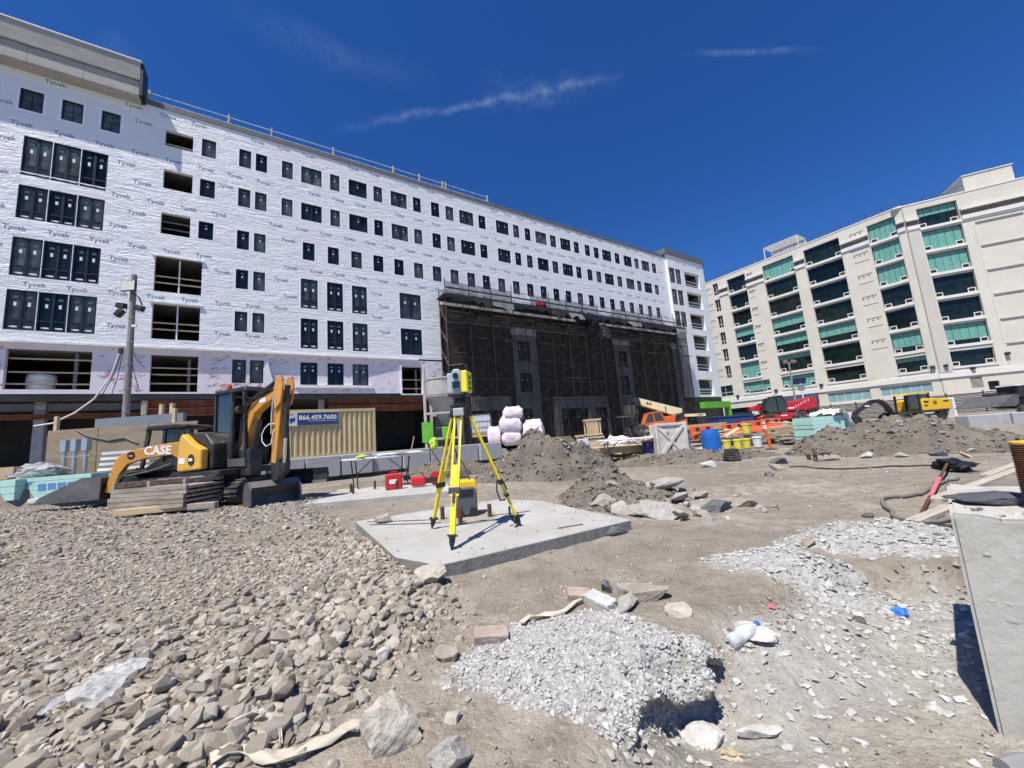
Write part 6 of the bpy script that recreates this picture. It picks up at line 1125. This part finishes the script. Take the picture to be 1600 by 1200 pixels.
pile('dirt_pile',-2.4,13.4,1.9,1.1,.62,12,'low dark dirt mound behind the folding table',20,500,((0,0,1,.5),(-.4,0,.8,.4),(.4,0,.7,.4)))
pile('dirt_pile',1.55,6.6,.95,1.1,.50,15,'small rubble-strewn dirt heap behind the slab corner',15,900,((0,.2,1,.5),(-.3,-.3,.6,.4),(.3,-.2,.6,.4)))
pile('dirt_pile',5.2,11.9,2.3,.7,.36,18,'low ridge of broken dirt in front of the wrapped crate and barrels',-4,700,((0,0,1,.5),(-.5,0,.9,.4),(.5,0,.9,.4)))
# individual rocks
stone_mat('rock_tan',[(.44,.40,.33),(.48,.44,.36)],attr=False,nscale=9,bump=.9,bd=.02); stone_mat('rock_grey',[(.34,.32,.28),(.40,.375,.33)],attr=False,nscale=11,bump=.9,bd=.02); stone_mat('rock_dark',[(.11,.115,.12),(.15,.15,.15)],attr=False,nscale=9,bump=.9,bd=.02); stone_mat('rock_brown',[(.29,.25,.205),(.33,.285,.235)],attr=False,nscale=11,bump=.8,bd=.02); stone_mat('rock_pale',[(.50,.485,.455),(.55,.53,.49)],attr=False,nscale=14,bump=.8,bd=.02); stone_mat('brick_dusty',[(.36,.28,.235),(.40,.32,.27)],attr=False,nscale=14,bump=.7,bd=.01)
def rock(x,y,sx,sy,sz,seed,m,lab,rot=(0,0,0),name='rock',sub=5,planes=11,rough=.045,zo=0,cat='rock'):
    v,f=rock_v(sub,seed,planes=planes,rough=rough,sq=(sx,sy,sz)); o=big_mesh(name,v,f,m,smooth=False); o.location=(x,y,gz(x,y)+sz*.45+zo); o.rotation_euler=[R(a) for a in rot]; return tag(o,lab,cat)
rock(-.57,1.60,.15,.13,.13,121,'rock_tan','large cream boulder at the bottom, casting a dark shadow',(0,0,30),'boulder',5,22,.05)
rock(-.72,3.10,.155,.13,.11,102,'rock_tan','cream boulder against the front corner of the slab',(0,0,15),'boulder'); rock(-1.74,5.08,.13,.10,.095,103,'rock_grey','pale rock resting on the slab left of the tripod',(0,0,20),zo=.10)
rock(.86,4.13,.26,.10,.075,104,'rock_dark','flat dark slate slab of rock beside the right slab edge',(0,3,8),'slate_rock',5,9,.03); rock(.55,4.06,.055,.05,.05,105,'rock_pale','white stone left of the flat dark rock')
rock(-.44,2.17,.075,.06,.05,106,'rock_brown','brown stone left of the grey crushed patch',(0,0,40)); rock(-.77,2.16,.045,.045,.04,107,'rock_pale','round pale stone just outside the gravel edge')
rock(-.31,1.50,.10,.08,.07,108,'rock_grey','grey stone at the bottom right of the cream boulder'); rock(.60,2.57,.12,.07,.06,109,'rock_grey','grey broken stone below the bricks',(0,-15,30)); rock(.77,2.66,.15,.11,.08,110,'rock_brown','broad buried stone right of the bricks'); rock(.86,2.42,.085,.07,.05,111,'rock_tan','cream stone alone right of the brick group')
rock(.55,2.86,.07,.05,.05,112,'rock_dark','small dark stone on top of the brick group',(0,0,80))
def brick(x,y,L_,rz,m,lab,seed,tilt=0):
    g=bmesh.new(); bmesh.ops.create_cube(g,size=1); bmesh.ops.subdivide_edges(g,edges=g.edges[:],cuts=7,use_grid_fill=True)
    for v in g.verts:
        c=v.co.copy(); v.co=Vector((c.x*L_,c.y*.10,c.z*.06)); k=float(fbm(np.array([c.x*3+seed]),np.array([c.y*3+c.z*2]),2,seed%7,4)[0]); v.co*=1+.07*k
        if (abs(c.x)>.45)+(abs(c.y)>.45)+(abs(c.z)>.45)>=2: v.co*=.95+.03*random.random()
    me=bpy.data.meshes.new('brick'); g.to_mesh(me); g.free(); me.materials.append(MT[m]); o=link('old_brick',me,None,(x,y,gz(x,y)+.022),(R(tilt),R(tilt/2),R(rz))); return tag(o,lab,'brick')
brick(-.22,2.31,.19,6,'brick_dusty','dusty brown brick lying alone left of the grey patch',1,8); brick(.34,2.75,.15,-8,'brick_dusty','reddish brick at the left of the brick group',2,10); brick(.46,2.64,.20,-52,'rock_pale','white mortar-coated brick slanting down in the brick group',3,8); brick(.70,2.78,.16,10,'rock_grey','grey block in the middle of the brick group',4,5)
# broken concrete around the dirt heap
rock(1.62,4.98,.34,.22,.10,121,'rock_grey','big tilted concrete slab fragment beside the right slab corner',(28,12,-25),'broken_concrete',5,9,.03,.05); rock(1.85,5.35,.30,.20,.07,122,'rock_grey','flat concrete fragment lying behind the tilted one',(5,6,-15),'broken_concrete',5,8,.03,.04); rock(2.25,6.5,.42,.30,.10,123,'rock_grey','broad concrete fragment propped on the dirt heap, deep shadow below',(-4,-6,5),'broken_concrete',5,8,.025,.14); rock(1.18,5.75,.24,.16,.15,124,'rock_grey','grey rough chunk at the left foot of the dirt heap',(0,20,10),'broken_concrete'); rock(1.45,6.3,.25,.18,.22,125,'rock_brown','upright brown chunk in the dirt heap',(10,30,0)); rock(1.75,7.6,.28,.18,.12,126,'rock_brown','brown chunk on top of the dirt heap',(0,10,0),zo=.25)
rock(2.55,5.25,.26,.18,.12,127,'rock_dark','dark rounded rock right of the concrete fragments',(0,0,10)); rock(2.15,4.85,.12,.09,.06,128,'rock_brown','small brown rock below the dark rounded rock'); rock(3.0,5.5,.30,.22,.10,129,'rock_brown','half-buried brown rock at the right end of the rubble'); rock(2.0,5.9,.10,.09,.08,130,'rock_grey','fist-sized stone under the propped fragment'); rock(3.66,4.26,.07,.05,.03,131,'rock_dark','small dark stone alone on the open dirt'); rock(2.36,3.38,.06,.05,.04,132,'rock_brown','brown stone left of the right grey heap'); rock(5.0,7.9,.14,.10,.06,133,'rock_dark','dark flat stone on the track ruts'); rock(6.6,9.9,.30,.2,.1,134,'rock_dark','dark broken asphalt piece below the blue barrels',(0,5,0)); rock(4.9,10.2,.22,.16,.16,135,'rock_pale','white chunk of concrete in front of the wrapped crate'); rock(7.7,9.8,.35,.2,.1,136,'rock_brown','long brown clod in front of the pails')
rock(1.22,2.30,.12,.07,.05,137,'rock_pale','pale broken slab next to the plastic bottle in the dig',(0,8,-10)); rock(.72,1.92,.10,.08,.05,138,'rock_pale','pale chunk at the foot of the dig bank'); rock(.98,1.88,.11,.05,.03,139,'rock_pale','flat pale chip below the bottle'); rock(1.95,2.48,.05,.045,.04,140,'rock_pale','round white stone in the dig below the grey heap'); rock(2.42,2.75,.07,.05,.04,141,'rock_tan','tan stone near the pier in the dig')
for k,(x,y,sx,rx,lb) in enumerate(((1.35,5.35,.2,35,'tilted thin concrete piece leaning left of the big fragment'),(2.3,5.75,.22,-20,'thin concrete piece wedged right of the propped fragment'),(1.9,4.75,.16,15,'thin concrete piece nearest the slab corner'),(2.75,6.1,.24,10,'thin concrete piece at the back right of the rubble'),(1.0,6.2,.18,40,'thin concrete piece at the back left of the rubble'))): rock(x,y,sx,sx*.7,.05,170+k,'rock_grey',lb,(rx,10,k*40),'broken_concrete',4,8,.03,.05)
r=random.Random(9)
for k,(x,y,s) in enumerate(((9.0,9.25,.16),(9.6,9.0,.22),(10.5,9.1,.18),(11.4,9.3,.25),(11.9,9.6,.2),(8.6,9.7,.22))): rock(x,y,s,s*.7,s*.45,150+k,('rock_grey','rock_dark','rock_pale')[k%3],('first','second','third','fourth','fifth','leftmost')[k]+(' stone at the foot of the right dirt pile' if k==5 else ' stone from the left along the foot of the right dirt pile'),(0,10,k*20),sub=4)
# timber, hose and scraps by the pier
def stick(name,a,b,w,h,m,lab,cat,lift=.02):
    A=Vector((*a,gz(*a)+lift)); B=Vector((*b,gz(*b)+lift)); d=B-A; M=Matrix.Translation(A)@d.to_track_quat('X','Z').to_matrix().to_4x4(); o=MB().box(0,-w/2,-h/2,d.length,w/2,h/2).build(name,m,None,bevel=.004); o.matrix_world=M; return tag(o,lab,cat)
pm('grey_timber',(.40,.355,.285),.85,var=.2,scale=3,stretch=(.3,5,5),bump=.2)
stick('plank',(4.75,4.62),(8.2,6.45),.12,.045,'grey_timber','long pale plank running right from the pink-tipped bar','plank'); stick('plank',(3.72,3.86),(4.6,4.32),.11,.045,'grey_timber','short pale plank ending at the concrete pier','plank'); stick('plank',(6.9,5.9),(9.2,7.2),.12,.04,'grey_timber','second long plank higher toward the black bag','plank'); stick('plank',(5.45,8.2),(5.75,8.95),.14,.10,'form_wood','short thick timber offcut on the open dirt','timber'); stick('plank',(9.5,8.3),(10.6,9.6),.04,.04,'lumber','thin stake lying below the right dirt pile','stake')
A=Vector((4.05,4.1,gz(4.05,4.1)+.03)); B=Vector((7.3,6.75,.12)); mid=A.lerp(B,.25); mid2=A.lerp(B,.6); PB=thing('pry_bar','long steel bar with a pink painted section lying on the dirt','bar',tuple(A)); MB().cyl((0,0,0),tuple(mid-A),.018,n=8).cyl(tuple(mid2-A),tuple(B-A),.018,n=8).build('bar','rust_bolt',PB); MB().cyl(tuple(mid-A),tuple(mid2-A),.022,n=8).build('painted_section',pm('paint_pink',(.75,.16,.18),.6,var=.1),PB)
def hose(pts,r_,m,lab,cat='hose'):
    P=[]; n=len(pts)
    for i in range(n-1):
        p0,p1,p2,p3=[Vector((*pts[max(0,min(n-1,i+k))],0)) for k in (-1,0,1,2)]
        for t in np.linspace(0,1,8,endpoint=False): t=float(t); q=.5*((2*p1)+(-p0+p2)*t+(2*p0-5*p1+4*p2-p3)*t*t+(-p0+3*p1-3*p2+p3)*t**3); P.append((q.x,q.y,gz(q.x,q.y)+r_+.005))
    o=MB().tube(P,r_,7).build('hose',m,None,smooth=True); return tag(o,lab,cat)
pm('hose_grey',(.17,.15,.13),.7,var=.15)
hose([(6.6,6.0),(5.6,5.4),(4.9,5.0),(4.5,4.95),(4.15,4.6),(3.95,4.3),(3.75,4.05),(3.85,3.85),(4.1,3.85),(4.6,3.9)],.021,'hose_grey','thick grey hose looped around the pink-tipped bar'); hose([(3.75,3.95),(3.7,3.75),(3.9,3.62),(4.3,3.6),(4.8,3.6)],.019,'rubber','dark hose end curling toward the pier'); hose([(5.9,8.6),(6.4,8.1),(7.2,7.6),(7.9,7.2),(7.3,6.9)],.016,'rubber','thin black cable trailing across the dirt to the black bag','cable')
crumple('black_bag','tarp_black',(7.5,6.85,.08),(.30,.2,.09),95,'crumpled black plastic bag at the far end of the bar','bag',.3)
CHN=thing('steel_shoring','low row of rusted steel frames left of the right dirt pile','frames',(7.2,9.7,.02),4); CHN.scale=(.4,)*3
for k in range(4): MB().box(k*.42,0,0,k*.42+.05,.3,.34).build('frame_plate','rust_bolt',CHN); MB().box(k*.42,0,.0,k*.42+.4,.05,.05).build('rail','rust_bolt',CHN)
# small litter
pm('bottle_clear',(.70,.76,.80),.12,var=.05,spec=.8,alpha=.55); pm('cap_blue',(.03,.12,.55),.4); pm('glove_blue',(.03,.16,.62),.6,var=.1); pm('flag_pink',(.80,.12,.18),.6); pm('rag_ochre',(.45,.37,.25),.8,var=.2)
BT=thing('plastic_bottle','clear plastic bottle with a blue cap lying in the dig','bottle',(1.06,2.24,gz(1.06,2.24)+.03),rot=(R(8),R(78),R(28))); MB().lathe([(.028,0),(.034,.01),(.034,.05),(.031,.06),(.034,.07),(.034,.13),(.030,.16),(.014,.19),(.013,.205)],18).build('bottle_body','bottle_clear',BT,smooth=True); MB().lathe([(.016,.2),(.016,.222),(.0,.223)],14).build('cap','cap_blue',BT); MB().lathe([(.0345,.075),(.0345,.12)],18).build('bottle_label','plastic_film',BT)
crumple('blue_glove','glove_blue',(2.26,2.56,gz(2.26,2.56)+.015),(.05,.035,.025),96,'blue rubber glove lying in the grey rubble','glove',.35,4); crumple('pink_tape','flag_pink',(1.46,2.50,gz(1.46,2.5)+.008),(.018,.018,.014),97,'scrap of pink marking tape on the dig bank','tape',.3,3); crumple('ochre_rag','rag_ochre',(.79,1.78,gz(.79,1.78)+.01),(.035,.03,.018),98,'ochre rag scrap at the foot of the bank','rag',.35,4)
g=bmesh.new(); bmesh.ops.create_grid(g,x_segments=30,y_segments=30,size=.5)
for v in g.verts:
    x,y=v.co.x,v.co.y; a=.5+.3*float(fbm(np.array([x*3]),np.array([y*3]),1.3,4)[0]); px=-1.93+x*.17*(1+a*.4)-y*.10; py=1.86+y*.36+x*.03; v.co=Vector((px,py,gz(px,py)+.05+.05*float(fbm(np.array([px*9]),np.array([py*9]),1,6,4)[0])))
bmesh.ops.delete(g,geom=[f for f in g.faces if float(fbm(np.array([f.calc_center_median().x*6]),np.array([f.calc_center_median().y*6]),1.2,9)[0])>.12],context='FACES')
me=bpy.data.meshes.new('plastic_film'); g.to_mesh(me); g.free(); me.materials.append(pm('film_torn',(.66,.67,.67),.4,var=.08,alpha=.42)); o=link('plastic_film_scrap',me); tag(o,'torn translucent plastic film draped over the gravel stones','plastic')
def strap(pts,w,m,lab):
    b=MB(); P=[]
    for i,(x,y) in enumerate(pts):
        d=Vector((pts[min(i+1,len(pts)-1)][0]-pts[max(i-1,0)][0],pts[min(i+1,len(pts)-1)][1]-pts[max(i-1,0)][1],0)).normalized(); s=Vector((-d.y,d.x,0)); z=gz(x,y)+.018+.008*random.random()
        for k in range(4): q=Vector((x,y,0))+s*w*(k/3-.5); P.append((q.x,q.y,z+.014*math.sin(k*2.3+i*1.1)))
    n=len(pts); b.add(P,[(i*4+k,i*4+k+1,(i+1)*4+k+1,(i+1)*4+k) for i in range(n-1) for k in range(3)]); o=b.build('fabric_strip',m,None,smooth=True); q=o.modifiers.new('thickness','SOLIDIFY'); q.thickness=.003; return tag(o,lab,'fabric')
pm('strip_tan',(.50,.45,.36),.8,var=.12); strap([(-1.15+i*.035,1.50+.012*i+.03*math.sin(i*.7)) for i in range(14)],.055,'strip_tan','beige woven fabric strip trailing to the cream boulder'); strap([(-1.2+i*.03,1.62+.10*math.sin(i*.42)) for i in range(9)],.012,'strip_tan','thin looped beige strap on the lower gravel edge')
strap([(-.05+i*.05,2.42+.028*i+.02*math.sin(i)) for i in range(9)],.03,'strip_tan','half-buried beige ribbon running up to the bricks')
